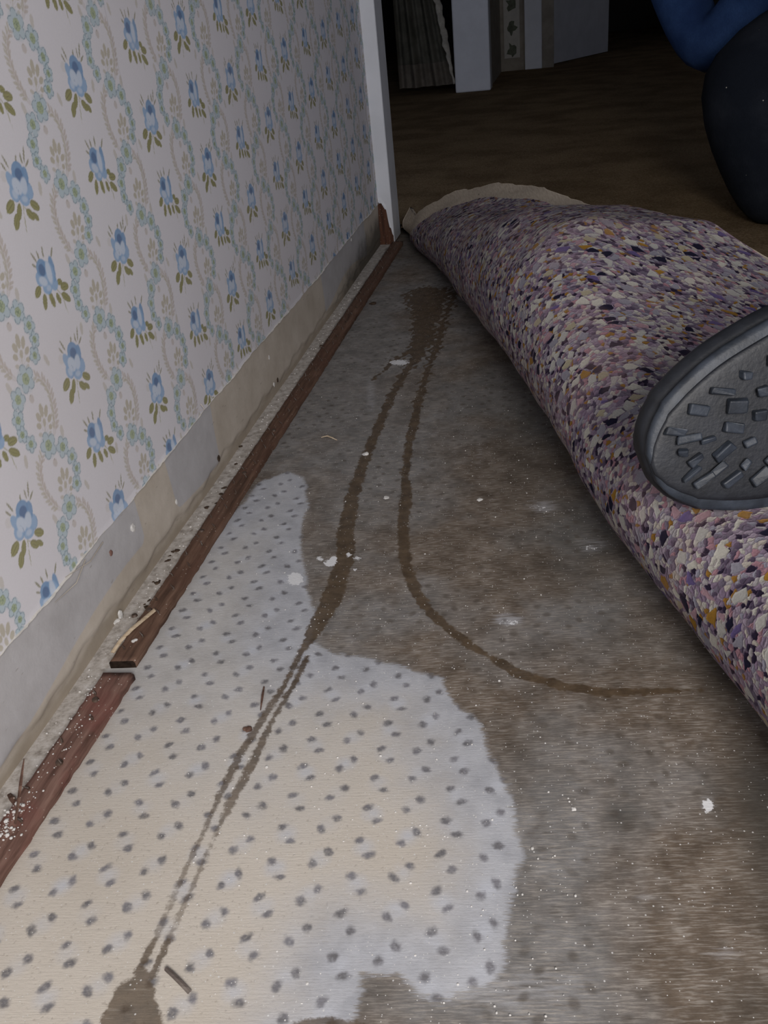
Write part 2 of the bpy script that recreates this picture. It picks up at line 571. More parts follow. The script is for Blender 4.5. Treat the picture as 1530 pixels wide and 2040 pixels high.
def build_floor():
    ys = [0.10]
    while ys[-1] < 2.05:
        ys.append(ys[-1] + 0.00085 + 0.0016 * max(0, ys[-1] - 0.2))
    ys = np.array(ys)
    xs = np.arange(XW - 0.10, 0.62, 0.00155)
    X, Y = np.meshgrid(xs, ys)
    P = np.c_[X.ravel(), Y.ravel()]
    Z = (0.0006 * np.sin(P[:, 0] * 23 + 1) * np.sin(P[:, 1] * 17))
    # outline of the pale coat
    white = fpts([(470, 1020), (520, 960), (575, 940), (606, 952), (612, 1010), (598, 1065), (606, 1120), (612, 1170), (628, 1225), (622, 1275),
                  (660, 1302), (720, 1308), (800, 1328), (880, 1352), (905, 1400), (958, 1446), (978, 1512), (1008, 1560), (1034, 1650),
                  (1040, 1700), (1012, 1790), (1005, 1900), (988, 1955), (900, 1992), (840, 1985), (790, 1940), (720, 1940), (705, 2000), (700, 2060)])
    white = np.vstack([white, [[-0.2, 0.08], [-0.40, 0.08], [-0.40, 0.62]]])
    sdw = poly_sd(P, white)
    # water trails
    tr = [
        ([(905, 585), (890, 620), (872, 680), (858, 720), (845, 760), (830, 820), (815, 880), (808, 940), (806, 1010), (803, 1080), (812, 1140), (840, 1200),
          (890, 1250), (960, 1300), (1040, 1345), (1120, 1368), (1200, 1380), (1280, 1380), (1400, 1375)],
         [10, 9, 8, 8, 8, 8, 8, 9, 12, 12, 12, 11, 10, 9, 11, 14, 13, 9, 4]),
        ([(845, 580), (848, 620), (842, 680), (828, 715), (800, 750), (775, 800), (745, 870), (725, 920), (702, 990), (690, 1050), (685, 1120), (662, 1190),
          (630, 1250), (606, 1292)], [30, 27, 22, 11, 9, 9, 9, 11, 14, 16, 18, 21, 17, 9]),
        ([(835, 690), (790, 715), (745, 755)], [8, 7, 3]),
        ([(808, 586), (826, 598), (838, 620)], [9, 16, 18]),
        ([(886, 574), (872, 600), (862, 640)], [12, 16, 16]),
        ([(604, 1290), (570, 1360), (520, 1438), (480, 1500), (450, 1560), (420, 1625), (385, 1700), (345, 1790), (310, 1868), (275, 1935)],
         [6, 6, 7, 8, 8, 4.5, 4.5, 4.5, 6, 9]),
        ([(612, 1310), (582, 1370), (546, 1430), (512, 1500), (482, 1560), (458, 1602), (440, 1640), (412, 1700), (385, 1762), (345, 1850), (302, 1945)],
         [6, 6, 5, 9, 9, 9, 3.5, 3.5, 5, 5.5, 8]),
        ([(285, 1945), (262, 1990), (255, 2060)], [14, 45, 70]),
        ([(590, 2042), (650, 2036), (730, 2046)], [6, 10, 5]),
    ]
    sdt = np.full(len(P), 9.0)
    for pts, hw in tr:
        sdt = np.minimum(sdt, seg_dist(P, fpts(pts), [h * px2m(*p) for p, h in zip(pts, hw)]))
    # frayed outline, rougher where the water first soaked in
    nz = np.sin(P[:, 0] * 310 + 2.2 * np.sin(P[:, 1] * 95)) * np.sin(P[:, 1] * 120 + 2.0 * np.sin(P[:, 0] * 170)) + 0.6 * np.sin(P[:, 0] * 640 + 3 * np.sin(P[:, 1] * 210))
    sdt = sdt + nz * 0.0052 * np.clip((P[:, 1] - 0.85) / 0.35, 0, 1.3)
    # printed dots, in pairs on a lattice that runs a little askew to the wall
    sdd = np.full(len(P), 0.02)
    halo = np.zeros(len(P))
    i0 = np.round((P[:, 0] * 1000 + 296.5) / 23.65)
    for di in (-1, 0, 1):
        i = i0 + di
        cx = -296.5 + 23.65 * i
        jb = 304 - 14.65 * i
        j = np.round((P[:, 1] * 1000 - jb) / 23.95)
        cy = jb + 23.95 * j
        par = (i % 2 == 0)
        dx = np.where(par, 3.6, 3.8)
        dy = np.where(par, -4.8, 4.2)
        hsh = np.sin(i * 12.9898 + j * 78.233) * 43758.5453
        hsh = hsh - np.floor(hsh)
        h2 = np.sin(i * 39.34 + j * 11.135) * 24634.6
        h2 = h2 - np.floor(h2)
        for s in (-1, 1):
            ox, oy = s * dx + (hsh - .5) * 0.9, s * dy + (h2 - .5) * 0.9
            lx = (P[:, 0] * 1000 - cx - ox)
            ly = (P[:, 1] * 1000 - cy - oy)
            ang = np.where(par, 0.55, -1.1) * (1 if s < 0 else 0.8) + (h2 - .5) * 0.9
            ca, sa = np.cos(ang), np.sin(ang)
            ux, uy = lx * ca + ly * sa, -lx * sa + ly * ca
            e = 1.0 + 0.28 * (hsh if s > 0 else h2)
            dd = (np.hypot(ux / e, uy * e) - (2.55 + 0.6 * ((hsh * 7 + s * .3) % 1))) / 1000
            sdd = np.minimum(sdd, dd)
        r = np.hypot(P[:, 0] * 1000 - cx, P[:, 1] * 1000 - cy)
        halo = np.maximum(halo, np.clip(1.25 - r / 6.5, 0, 1) * (0.25 + 0.75 * hsh))

    def blobs(lst):
        a = np.zeros(len(P))
        for x, y, rx, ry, amp in lst:
            c = fl(x, y)[:2]
            ex, ey = fl(x + rx, y)[:2] - c, fl(x, y - ry)[:2] - c
            q = np.linalg.solve(np.array([ex, ey]).T, (P - c).T)
            a += amp * np.exp(-(q ** 2).sum(0) * 0.9)
        return a
    chalk = blobs([(1080, 1010, 45, 22, .55), (1180, 1085, 45, 22, .5), (1012, 1235, 38, 16, .75), (1410, 1600, 26, 28, .5), (955, 900, 18, 40, .4),
                   (1060, 1440, 60, 60, .3), (1130, 1560, 70, 40, .28), (1080, 1700, 60, 60, .28), (1100, 1820, 70, 60, .3), (900, 1990, 200, 50, .3),
                   (1450, 1900, 60, 22, .5), (1290, 1790, 60, 30, .3), (760, 660, 60, 40, .25), (700, 760, 60, 50, .28), (640, 850, 70, 60, .28),
                   (1000, 1960, 150, 60, .25), (1160, 1250, 40, 30, .2), (740, 790, 14, 50, .35), (1240, 1700, 120, 60, .2), (1180, 1950, 140, 60, .25)])
    tone = blobs([(700, 800, 160, 140, .7), (1060, 1720, 110, 260, .6), (900, 1990, 200, 60, .7), (1200, 1150, 140, 120, .2), (960, 1060, 110, 180, -.8),
                  (1250, 1380, 230, 70, -.7), (1460, 1820, 130, 170, -.9), (1300, 1500, 100, 80, -.4), (1120, 1500, 80, 80, .2), (690, 1000, 60, 120, .1),
                  (720, 640, 60, 80, .6), (1130, 1830, 100, 120, .3)])
    dark = blobs([(1150, 1090, 110, 90, .55), (1280, 1270, 130, 70, .3), (1500, 1560, 60, 110, .7), (1240, 1630, 35, 28, .6), (1040, 1490, 60, 60, .3),  # darker floor patches; those beside the fold are partly painted shade
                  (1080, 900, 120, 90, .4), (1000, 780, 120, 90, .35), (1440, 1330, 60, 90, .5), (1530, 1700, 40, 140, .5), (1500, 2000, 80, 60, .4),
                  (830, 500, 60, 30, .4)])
    splat = blobs([(588, 1153, 17, 14, 1.1), (657, 1122, 13, 7, 1.0), (665, 1112, 7, 6, 1.0), (636, 1112, 9, 6, .75), (712, 1112, 13, 8, .62), (708, 1135, 8, 5, .62),
                   (795, 722, 26, 7, .85), (1410, 1605, 15, 17, .92), (1015, 1240, 34, 12, .55), (1076, 1012, 30, 12, .48), (1180, 1090, 36, 14, .48), (694, 1105, 6, 6, .8),
                   (955, 996, 5, 3, 1.1), (770, 992, 6, 3, 1.1), (727, 906, 6, 4, .9), (1453, 1890, 50, 14, .45)])
    edge = P[:, 0] + 0.330 + 0.0007 * np.sin(P[:, 1] * 60)
    # trails thin out to a pale brown stain where they cross the coat nearest the camera
    fade = np.clip(0.62 + 0.42 * (P[:, 1] - 0.30) / 0.12, 0.55, 1.0)
    fade = np.where(P[:, 1] < 0.265, 0.9, fade)
    fade = np.where((P[:, 1] < 0.45) & (P[:, 1] > 0.33), np.clip(fade, 0, .9), fade)
    V = np.c_[P, Z]
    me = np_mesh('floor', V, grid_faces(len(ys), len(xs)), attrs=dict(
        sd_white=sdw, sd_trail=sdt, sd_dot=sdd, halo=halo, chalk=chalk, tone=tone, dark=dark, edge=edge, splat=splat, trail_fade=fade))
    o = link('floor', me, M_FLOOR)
    tag(o, kind='structure', label='worn pale sheet floor printed with pairs of grey dots')
    return o


build_floor()
# the slab that carries it all, out to the far rooms
bm = bmesh.new()
box(bm, (-2.2, -1.4, -0.12), (4.0, 9.6, -0.004))
tag(from_bm('floor_slab', bm, mat_plain('grey_slab', (0.16, 0.145, 0.13), 0.9, 0.1, 0.2, 12)), kind='structure')

# ------------------------------------------------------------------ wallpaper print
PAPER = np.array([0.76, 0.735, 0.765])
C_BEIGE, C_BEIGE2 = np.array([0.50, 0.455, 0.35]), np.array([0.52, 0.45, 0.385])
C_SKY, C_OUT, C_GRN = np.array([0.51, 0.60, 0.645]), np.array([0.19, 0.28, 0.34]), np.array([0.43, 0.49, 0.30])
C_GOUT = np.array([0.16, 0.235, 0.165])
C_BLUE, C_BLUE2, C_DBLUE, C_PBLUE = np.array([0.17, 0.32, 0.54]), np.array([0.28, 0.44, 0.66]), np.array([0.09, 0.17, 0.33]), np.array([0.62, 0.69, 0.80])
C_OLIVE, C_OLIVE2, C_DOLIVE = np.array([0.24, 0.225, 0.075]), np.array([0.335, 0.32, 0.125]), np.array([0.11, 0.095, 0.04])


class Scaled:
    """draw into a tile about a centre, enlarged"""

    def __init__(self, T, y, k):
        self.T, self.y, self.k = T, y, k

    def p(self, x, y):
        return x * self.k, self.y + (y - self.y) * self.k

    def ell(self, cx, cy, rx, ry, rot, col, alpha=1.0, soft=0.35):
        self.T.ell(*self.p(cx, cy), rx * self.k, ry * self.k, rot, col, alpha, soft)

    def ring(self, cx, cy, rx, ry, rot, wd, col, alpha=1.0, a0=None, a1=None):
        self.T.ring(*self.p(cx, cy), rx * self.k, ry * self.k, rot, wd, col, alpha, a0, a1)

    def leaf(self, x0, y0, x1, y1, wd, col, alpha=1.0, vein=None):
        self.T.leaf(*self.p(x0, y0), *self.p(x1, y1), wd * self.k, col, alpha, vein)

    def line(self, pts, wd, col, alpha=1.0):
        self.T.line([self.p(*q) for q in pts], wd, col, alpha)


class Tile:
    """a repeat of the print drawn as vector shapes, kept as an array of ink colours"""

    def __init__(self, wmm, hmm, res=5):
        self.w, self.h, self.r = wmm, hmm, res
        self.nx, self.ny = int(round(wmm * res)), int(round(hmm * res))
        self.c = np.zeros((self.ny, self.nx, 3)) + PAPER
        self.a = np.zeros((self.ny, self.nx))
        x = (np.arange(self.nx) + .5) / res - wmm / 2
        y = (np.arange(self.ny) + .5) / res
        self.X, self.Y = np.meshgrid(x, y)

    def blend(self, m, col, alpha):
        m = (m * alpha)
        self.c = self.c * (1 - m[..., None]) + np.asarray(col) * m[..., None]
        self.a = np.maximum(self.a, m)

    def ell(self, cx, cy, rx, ry, rot, col, alpha=1.0, soft=0.35, wrap=True):
        for oy in ((-self.h, 0, self.h) if wrap else (0,)):
            if cy + oy + max(rx, ry) < -2 or cy + oy - max(rx, ry) > self.h + 2:
                continue
            dx, dy = self.X - cx, self.Y - cy - oy
            c, s = math.cos(rot), math.sin(rot)
            u, v = dx * c + dy * s, -dx * s + dy * c
            q = np.sqrt((u / rx) ** 2 + (v / ry) ** 2)
            d = (q - 1) * min(rx, ry)
            self.blend(np.clip(0.5 - d / soft, 0, 1), col, alpha)

    def ring(self, cx, cy, rx, ry, rot, wd, col, alpha=1.0, a0=None, a1=None):
        for oy in (-self.h, 0, self.h):
            if cy + oy + max(rx, ry) < -2 or cy + oy - max(rx, ry) > self.h + 2:
                continue
            dx, dy = self.X - cx, self.Y - cy - oy
            c, s = math.cos(rot), math.sin(rot)
            u, v = dx * c + dy * s, -dx * s + dy * c
            q = np.sqrt((u / rx) ** 2 + (v / ry) ** 2)
            d = np.abs((q - 1) * min(rx, ry)) - wd
            m = np.clip(0.5 - d / 0.3, 0, 1)
            if a0 is not None:
                an = np.arctan2(v, u)
                m = m * ((an > a0) & (an < a1))
            self.blend(m, col, alpha)

    def leaf(self, x0, y0, x1, y1, wd, col, alpha=1.0, vein=None):
        cx, cy = (x0 + x1) / 2, (y0 + y1) / 2
        L, a = math.hypot(x1 - x0, y1 - y0) / 2, math.atan2(y1 - y0, x1 - x0)
        self.ell(cx, cy, L, wd, a, col, alpha)
        if vein is not None:
            self.ell(cx, cy, L * .9, wd * .16, a, vein, alpha * .8)

    def line(self, pts, wd, col, alpha=1.0):
        for (x0, y0), (x1, y1) in zip(pts[:-1], pts[1:]):
            L, a = math.hypot(x1 - x0, y1 - y0) / 2, math.atan2(y1 - y0, x1 - x0)
            self.ell((x0 + x1) / 2, (y0 + y1) / 2, L + wd, wd, a, col, alpha)


def posy(T, x, y, r, petals=5, rot=0.0):
    T.ell(x, y, r * 1.02, r * 1.02, 0, C_SKY, 0.45, soft=2.0)
    for k in range(petals):
        a = rot + 2 * math.pi * k / petals
        px_, py_ = x + .60 * r * math.cos(a), y + .60 * r * math.sin(a)
        T.ell(px_, py_, r * .42, r * .36, a, C_SKY, 0.95)
    for k in range(petals):
        a = rot + 2 * math.pi * k / petals
        px_, py_ = x + .60 * r * math.cos(a), y + .60 * r * math.sin(a)
        T.ring(px_, py_, r * .44, r * .38, a, 0.24, C_OUT, 0.9, -1.9, 1.9)
    T.ell(x, y, r * .42, r * .42, 0, C_GRN, 0.9)
    for k in range(petals):
        a = rot + .6 + 2 * math.pi * k / petals
        T.ring(x + .24 * r * math.cos(a), y + .24 * r * math.sin(a), r * .2, r * .17, a, 0.12, C_GOUT, 0.75)


def half_cell(T, yt, s):
    """one oval of the trellis: flower chain bulging to side s, feather arc on the other, palmette inside"""
    H = 49.75
    # feathered arc
    arc = [(-12.0, -3.5), (-17.5, -8.0), (-20.3, -14), (-21.3, -20.5), (-20.6, -27.5), (-18.6, -34), (-15.3, -40.5), (-11, -45.5)]
    arc = [(s * a, yt + b) for a, b in arc]
    T.line(arc, 1.9, C_BEIGE2, 0.32)
    dense = []
    for (p, q) in zip(arc[:-1], arc[1:]):
        for k in range(2):
            dense.append((p[0] + (q[0] - p[0]) * k / 2, p[1] + (q[1] - p[1]) * k / 2, math.atan2(q[1] - p[1], q[0] - p[0])))
    for (x, y, a) in dense:
        for side in (-1, 1):
            d = a + side * 0.75 + math.pi
            T.leaf(x + side * .3 * s, y, x + 5.8 * math.cos(d), y + 5.8 * math.sin(d), 1.1, C_BEIGE if side > 0 else C_BEIGE2, 0.66)
    T.line(arc, 0.45, PAPER, 0.55)
    # palmette, leaning a little
    bx, by = 0.5, yt - 42.5
    rc, rs = math.cos(-0.38), math.sin(-0.38)
    pt = lambda u, v: (bx + u * rc - v * rs, by + u * rs + v * rc)
    T.line([pt(0, 0), pt(0, 11)], 0.6, C_BEIGE, 0.4)
    for (x0, y0, x1, y1, wd) in ((-1.4, 13, -3.2, 22.5, 1.9), (2.2, 13, 4.2, 21.5, 1.7), (-4.0, 10.5, -8.5, 16.0, 1.9), (4.6, 9.5, 8.8, 14.5, 1.6), (-4.0, 6.5, -9.5, 7.8, 1.7), (4.8, 5.5, 9.0, 6.5, 1.5)):
        T.leaf(*pt(x0, y0), *pt(x1, y1), wd * 1.3, C_BEIGE, 0.85)
        T.line([pt(x0 * .25, y0 * .45), pt(x0, y0)], 0.3, C_BEIGE, 0.35)
    cx_, cy_ = pt(0, 9.5)
    T.ell(cx_, cy_, 1.9, 2.9, -0.38, C_BEIGE, 0.72)
    for q in (-1, 1):
        cx_, cy_ = pt(q * 5.5, 1.0)
        T.ell(cx_, cy_, 2.6, 1.5, 0.5 * q, C_BEIGE, 0.6)
    T.ell(s * 1.0, yt - 14, 2.7, 3.0, 0, C_BEIGE2, 0.55)
    T.ell(s * 1.2, yt - 11.5, 0.5, 0.6, 0, C_DOLIVE, 0.5)
    T.leaf(s * 28, yt - 43, s * 30.5, yt - 52, 2.0, C_BEIGE, 0.55)
    T.leaf(-s * 21.5, yt - 44, -s * 19, yt - 53, 2.2, C_BEIGE, 0.5)


def chain(T, yt, s):
    for (x, y, r, ro) in ((15.2, -8.6, 7.8, .3), (22.3, -20.2, 6.6, .9), (23.3, -30.4, 5.6, .2), (17.8, -39.8, 6.0, .6)):
        posy(T, s * x, yt + y, r, 5, ro * s)
    posy(T, 0, yt, 9.4, 5, 0.35)


TG = Tile(113.5, 99.5)
for yy, s in ((99.5, 1), (49.75, -1)):
    half_cell(TG, yy, s)
for yy, s in ((99.5, 1), (49.75, -1)):
    chain(TG, yy, s)


def rose_upright(T, y):
    for (a, b, c, d) in ((11, 7, 15, 15.5), (9, 7, 9.5, 13), (-5, 7, -8, 14.5), (-8, 6, -11, 11), (11, 5, 16.5, 8.5), (3, 8, 5, 12.5)):
        T.leaf(a, y + b, c, y + d, 0.75, C_DOLIVE * .55 + C_OLIVE * .6, 0.85)
    T.ell(-12, y + 4, 3, 3, 0, C_BEIGE, 0.45)
    T.line([(-1, y - 10), (-4, y - 17), (-7, y - 27)], 0.55, C_OLIVE2, 0.8)
    T.line([(-3, y - 13), (3, y - 18)], 0.45, C_OLIVE2, 0.8)
    for (x0, y0, x1, y1, wd) in ((-10, -9, -19, -13, 3.1), (-5, -11, -10.5, -19, 2.2), (-10, -15.5, -16, -23, 2.7), (-1, -15.5, 5, -21.5, 2.6), (5, -12.5, 13, -17.5, 2.7), (4, -18, 9, -23, 1.9)):
        T.leaf(x0, y + y0, x1, y + y1, wd, C_OLIVE, 0.95)
        T.leaf(x0, y + y0 - .4, x1 - .6, y + y1 - .2, wd * .55, C_OLIVE2, 0.8, C_DOLIVE)
    for (cx, cy, rx, ry, ro, col) in ((-6.8, -5.5, 4.4, 4.9, .5, C_BLUE2), (1.0, -9.8, 5.3, 4.0, -.2, C_BLUE2), (7.0, -6.6, 4.6, 5.0, .4, C_BLUE2), (-7, 1.2, 3.2, 5.0, .3, C_BLUE2),
                                      (7.8, 0.5, 3.2, 5.6, -.35, C_BLUE), (0, -2, 7.2, 7.6, 0, C_BLUE2), (2.2, 4.2, 6.0, 5.4, 0.1, C_BLUE), (2.4, 2.6, 3.6, 3.4, 0, C_DBLUE)):
        T.ell(cx, y + cy, rx, ry, ro, col, 0.93, soft=0.7)
    T.ell(-2.6, y - 2.6, 4.0, 4.8, .5, C_PBLUE, 0.95, soft=1.2)
    T.ell(4.0, y - 3.6, 3.2, 4.6, -.5, C_PBLUE, 0.9, soft=1.2)
    T.ell(-6.8, y - 6, 2.2, 2.6, .5, C_PBLUE, 0.7, soft=1.0)
    T.ell(1.0, y - 10, 2.8, 1.7, -.2, C_PBLUE, 0.6, soft=1.0)
    T.ring(-6.8, y - 5.5, 4.2, 4.7, .5, .2, C_DBLUE, 0.45, -3, 0.3)
    T.ring(7.0, y - 6.6, 4.4, 4.8, .4, .2, C_DBLUE, 0.45, -2.4, 1)


def rose_leaning(T, y):
    for (a, b, c, d) in ((-6, 8, -9.5, 15), (-3, 9, -3.5, 14.5), (2, 9, 3.2, 15.5), (9, 7, 14, 12.5), (-8, 6, -11.5, 9)):
        T.leaf(a, y + b, c, y + d, 0.8, C_DOLIVE * .55 + C_OLIVE * .6, 0.85)
    T.line([(4, y - 8), (9, y - 15), (10, y - 26)], 0.5, C_OLIVE2, 0.8)
    for (x0, y0, x1, y1, wd) in ((-10, -4, -17.5, -8.5, 2.6), (-8, -9, -12, -17.5, 2.3), (-3, -9, -1.5, -19, 2.3), (8, -7, 13.5, -8, 2.0), (10, -10.5, 19, -12, 2.6), (9, -14, 17, -20.5, 2.5), (4, -12, 5.5, -19, 2.0)):
        T.leaf(x0, y + y0, x1, y + y1, wd, C_OLIVE, 0.95)
        T.leaf(x0, y + y0 - .4, x1 - .5, y + y1, wd * .55, C_OLIVE2, 0.8, C_DOLIVE)
    for (cx, cy, rx, ry, ro, col) in ((-8.2, -0.5, 4.0, 4.4, .4, C_BLUE2), (-3, -6.6, 5.2, 4.2, 0, C_BLUE2), (4.5, -6.5, 4.2, 4.4, .3, C_BLUE2), (7.0, 1.5, 3.0, 7.4, -.15, C_BLUE),
                                      (0, 0, 8.0, 7.6, 0, C_BLUE2), (-3.2, 4.6, 5.6, 5.0, 0.2, C_BLUE), (-3.6, 3.4, 3.2, 3.4, .2, C_DBLUE)):
        T.ell(cx, y + cy, rx, ry, ro, col, 0.93, soft=0.7)
    T.ell(2.8, y + .4, 2.9, 6.6, -.12, C_PBLUE, 0.95, soft=1.2)
    T.ell(-5.5, y - 2.6, 4.3, 2.6, -.5, C_PBLUE, 0.9, soft=1.2)
    T.ell(-2, y - 7.5, 2.4, 1.7, 0, C_PBLUE, 0.6, soft=1.0)


TR = Tile(113.5, 124.0)
rose_upright(Scaled(TR, 31.0, 1.2), 31.0)
rose_leaning(Scaled(TR, 93.0, 1.2), 93.0)


def print_colour(Yw, Zw):
    """ink colour of the paper at depth Yw, height Zw (metres)"""
    u = Yw + 0.045 * (Zw - 0.25)
    col = np.tile(PAPER, (len(Yw), 1))
    # garland columns
    ku = np.round((u - 0.503) / 0.1135)
    x = (u - 0.503 - ku * 0.1135) * 1000
    ph = 0.0195 - 0.0495 + 0.0040 * ku
    y = np.mod((Zw - ph) * 1000 + np.where(ku % 2 == 0, 0, 49.75), 99.5)
    ix = np.clip(((x + TG.w / 2) * TG.r).astype(int), 0, TG.nx - 1)
    iy = np.clip((y * TG.r).astype(int), 0, TG.ny - 1)
    a, c = TG.a[iy, ix], TG.c[iy, ix]
    col = np.where(a[:, None] > 0.01, c, col)
    # roses
    kr = np.round((u - 0.5640) / 0.1135)
    x = (u - 0.5640 - kr * 0.1135) * 1000
    ph = 0.017 + 0.0690 * (kr + 1) - np.where(np.abs(kr - 1) < .5, 0.014, 0)
    y = np.mod((Zw - ph) * 1000 + 31.0, 124.0)
    ix = np.clip(((x + TR.w / 2) * TR.r).astype(int), 0, TR.nx - 1)
    iy = np.clip((y * TR.r).astype(int), 0, TR.ny - 1)
    a, c = TR.a[iy, ix], TR.c[iy, ix]
    col = col * (1 - a[:, None]) + c * a[:, None]
    # paper seam
    s = np.abs(u - 0.752)
    col = col * (1 - 0.16 * np.clip(1 - s / 0.0012, 0, 1))[:, None]
    return col


def build_wall():
    # plaster wall with the bare band where a baseboard was taken off
    ys = np.concatenate([np.arange(-1.2, 0.2, 0.05), np.arange(0.2, YEND + .001, 0.004)])
    zs = np.concatenate([np.linspace(-0.002, 0.10, 36), np.array([0.2, 0.6, 1.2, 2.4])])
    Y, Z = np.meshgrid(ys, zs)
    P = np.c_[np.full(Y.size, XW), Y.ravel(), Z.ravel()]
    rag = 0.0011 * np.sin(P[:, 1] * 41) + 0.0008 * np.sin(P[:, 1] * 133 + 1)
    # the skim stops short of the floor: a shallow ledge
    led = np.clip((0.016 + rag * 2 - P[:, 2]) / 0.004, 0, 1)
    P[:, 0] -= 0.0026 * led * (P[:, 2] < 0.05)
    P[:, 0] += 0.0007 * np.sin(P[:, 1] * 19 + P[:, 2] * 60)
    patch = np.zeros(len(P))
    for a, b in ((0.30, 0.60), (0.67, 0.79), (1.28, 1.62)):
        patch = np.maximum(patch, np.clip((P[:, 1] - a) / .012 + .5, 0, 1) * np.clip((b - P[:, 1]) / .012 + .5, 0, 1))
    patch *= np.clip((P[:, 2] - 0.018 - 0.01 * np.sin(P[:, 1] * 14)) / .012, 0, 1)
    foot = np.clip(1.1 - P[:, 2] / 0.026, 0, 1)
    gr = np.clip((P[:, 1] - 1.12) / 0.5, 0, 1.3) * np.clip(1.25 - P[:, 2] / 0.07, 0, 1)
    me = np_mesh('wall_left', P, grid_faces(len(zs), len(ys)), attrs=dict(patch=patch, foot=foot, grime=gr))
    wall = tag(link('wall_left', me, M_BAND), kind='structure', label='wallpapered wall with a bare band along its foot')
    # body of the wall behind that face
    bm = bmesh.new()
    box(bm, (XW - 0.11, -1.2, -0.003), (XW - 0.006, YEND + 0.075, 2.4))
    from_bm('wall_core', bm, M_PAINTW, wall)
    # paper
    yy = [0.24]
    while yy[-1] < YEND:
        yy.append(yy[-1] + 0.00075 + 0.00075 * max(0, yy[-1] - 0.35))
    yy[-1] = YEND
    yy = np.concatenate([np.arange(-1.2, 0.24, 0.004), np.array(yy)])
    low = 0.0785
    zz = np.concatenate([np.arange(low, 0.47, 0.00062), np.arange(0.47, 0.9, 0.003), np.arange(0.9, 2.4, 0.02), [2.4]])
    Y, Z = np.meshgrid(yy, zz)
    Yf, Zf = Y.ravel(), Z.ravel()
    # cut line of the paper wanders a little
    wob = 0.0012 * np.sin(Yf * 9) + 0.0006 * np.sin(Yf * 47 + 2) + 0.0004 * np.sin(Yf * 190)
    k = np.clip(1 - (Zf - low) / 0.01, 0, 1)
    Zf2 = Zf + wob * k
    lift = 0.0009 * np.clip(1 - (Zf - low) / 0.004, 0, 1) * (0.6 + 0.4 * np.sin(Yf * 23))
    P = np.c_[np.full(len(Yf), XW + 0.0012) + lift, Yf, Zf2]
    me = np_mesh('wallpaper', P, grid_faces(len(zz), len(yy)), colors=dict(print=print_colour(Yf, Zf2)))
    tag(link('wallpaper', me, M_PAPER, wall), label='cream wallpaper with blue roses and garlands of small flowers')
    # torn lower edge: a thin curled lip of white paper
    n = 420
    ty = np.linspace(0.24, YEND, n)
    prof = [(0.0006, 0.0006), (0.0022, 0.0002), (0.0023, -0.0003), (0.0006, -0.0006)]
    V = []
    for i, y in enumerate(ty):
        b = low + 0.0012 * math.sin(y * 9) + 0.0006 * math.sin(y * 47 + 2) + 0.0004 * math.sin(y * 190)
        j = 0.75 + 0.5 * rnd.random()
        for dx, dz in prof:
            V.append((XW + 0.0008 + dx * j * (0.7 + 0.3 * math.sin(y * 31)), y, b + dz * j))
    link('torn_edge', np_mesh('torn_edge', V, grid_faces(n, 4)), mat_plain('torn_paper', (0.66, 0.63, 0.58), 0.9, 0.1, 0.1, 200), wall)
    # loose threads hanging from the edge
    bm = bmesh.new()
    for (x0, y0, x1, y1) in ((170, 1115, 110, 1200), (205, 1080, 130, 1150), (400, 805, 398, 818)):
        a, b = at(x0, y0, 0, XW + .003), at(x1, y1, 0, XW + .002)
        m = (a + b) / 2 + np.array([.004, 0, -.002])
        tube(bm, [a, m, b], [.0005, .0004, .0002], 5)
    from_bm('paper_thread', bm, mat_plain('pale_thread', (0.5, 0.45, 0.38), 0.9, 0.1), wall)
    # flakes and holes on the bare band
    for nm, px_, py_, r, m in (('paint_flake', 265, 1052, .0042, M_PLASTER), ('paint_flake', 352, 1000, .0028, M_PLASTER), ('nail_hole', 221, 1101, .0026, M_STRIP2),
                               ('paint_flake', 546, 766, .0030, M_PLASTER), ('paint_flake', 536, 712, .0030, M_PLASTER), ('nail_hole', 436, 913, .0034, M_DIRT),
                               ('nail_hole', 553, 757, .0030, M_DIRT), ('paint_flake', 240, 1225, .004, M_PLASTER), ('paint_flake', 700, 478, .003, M_PLASTER)):
        c = at(px_, py_, 0, XW + .001)
        bm = bmesh.new()
        bmesh.ops.create_icosphere(bm, subdivisions=2, radius=r)
        for v in bm.verts:
            k = 1 + 0.35 * (rnd.random() - .5)
            v.co = Vector((c[0] + v.co.x * .28 * k, c[1] + v.co.y * 0.9 * k, c[2] + v.co.z * k))
        from_bm(nm, bm, m, wall)


build_wall()

# ------------------------------------------------------------------ casing at the end of the wall
YC0, YC1 = YEND, YEND + 0.075
XC = XW + 0.0265                                    # how far the casing stands out from the wall


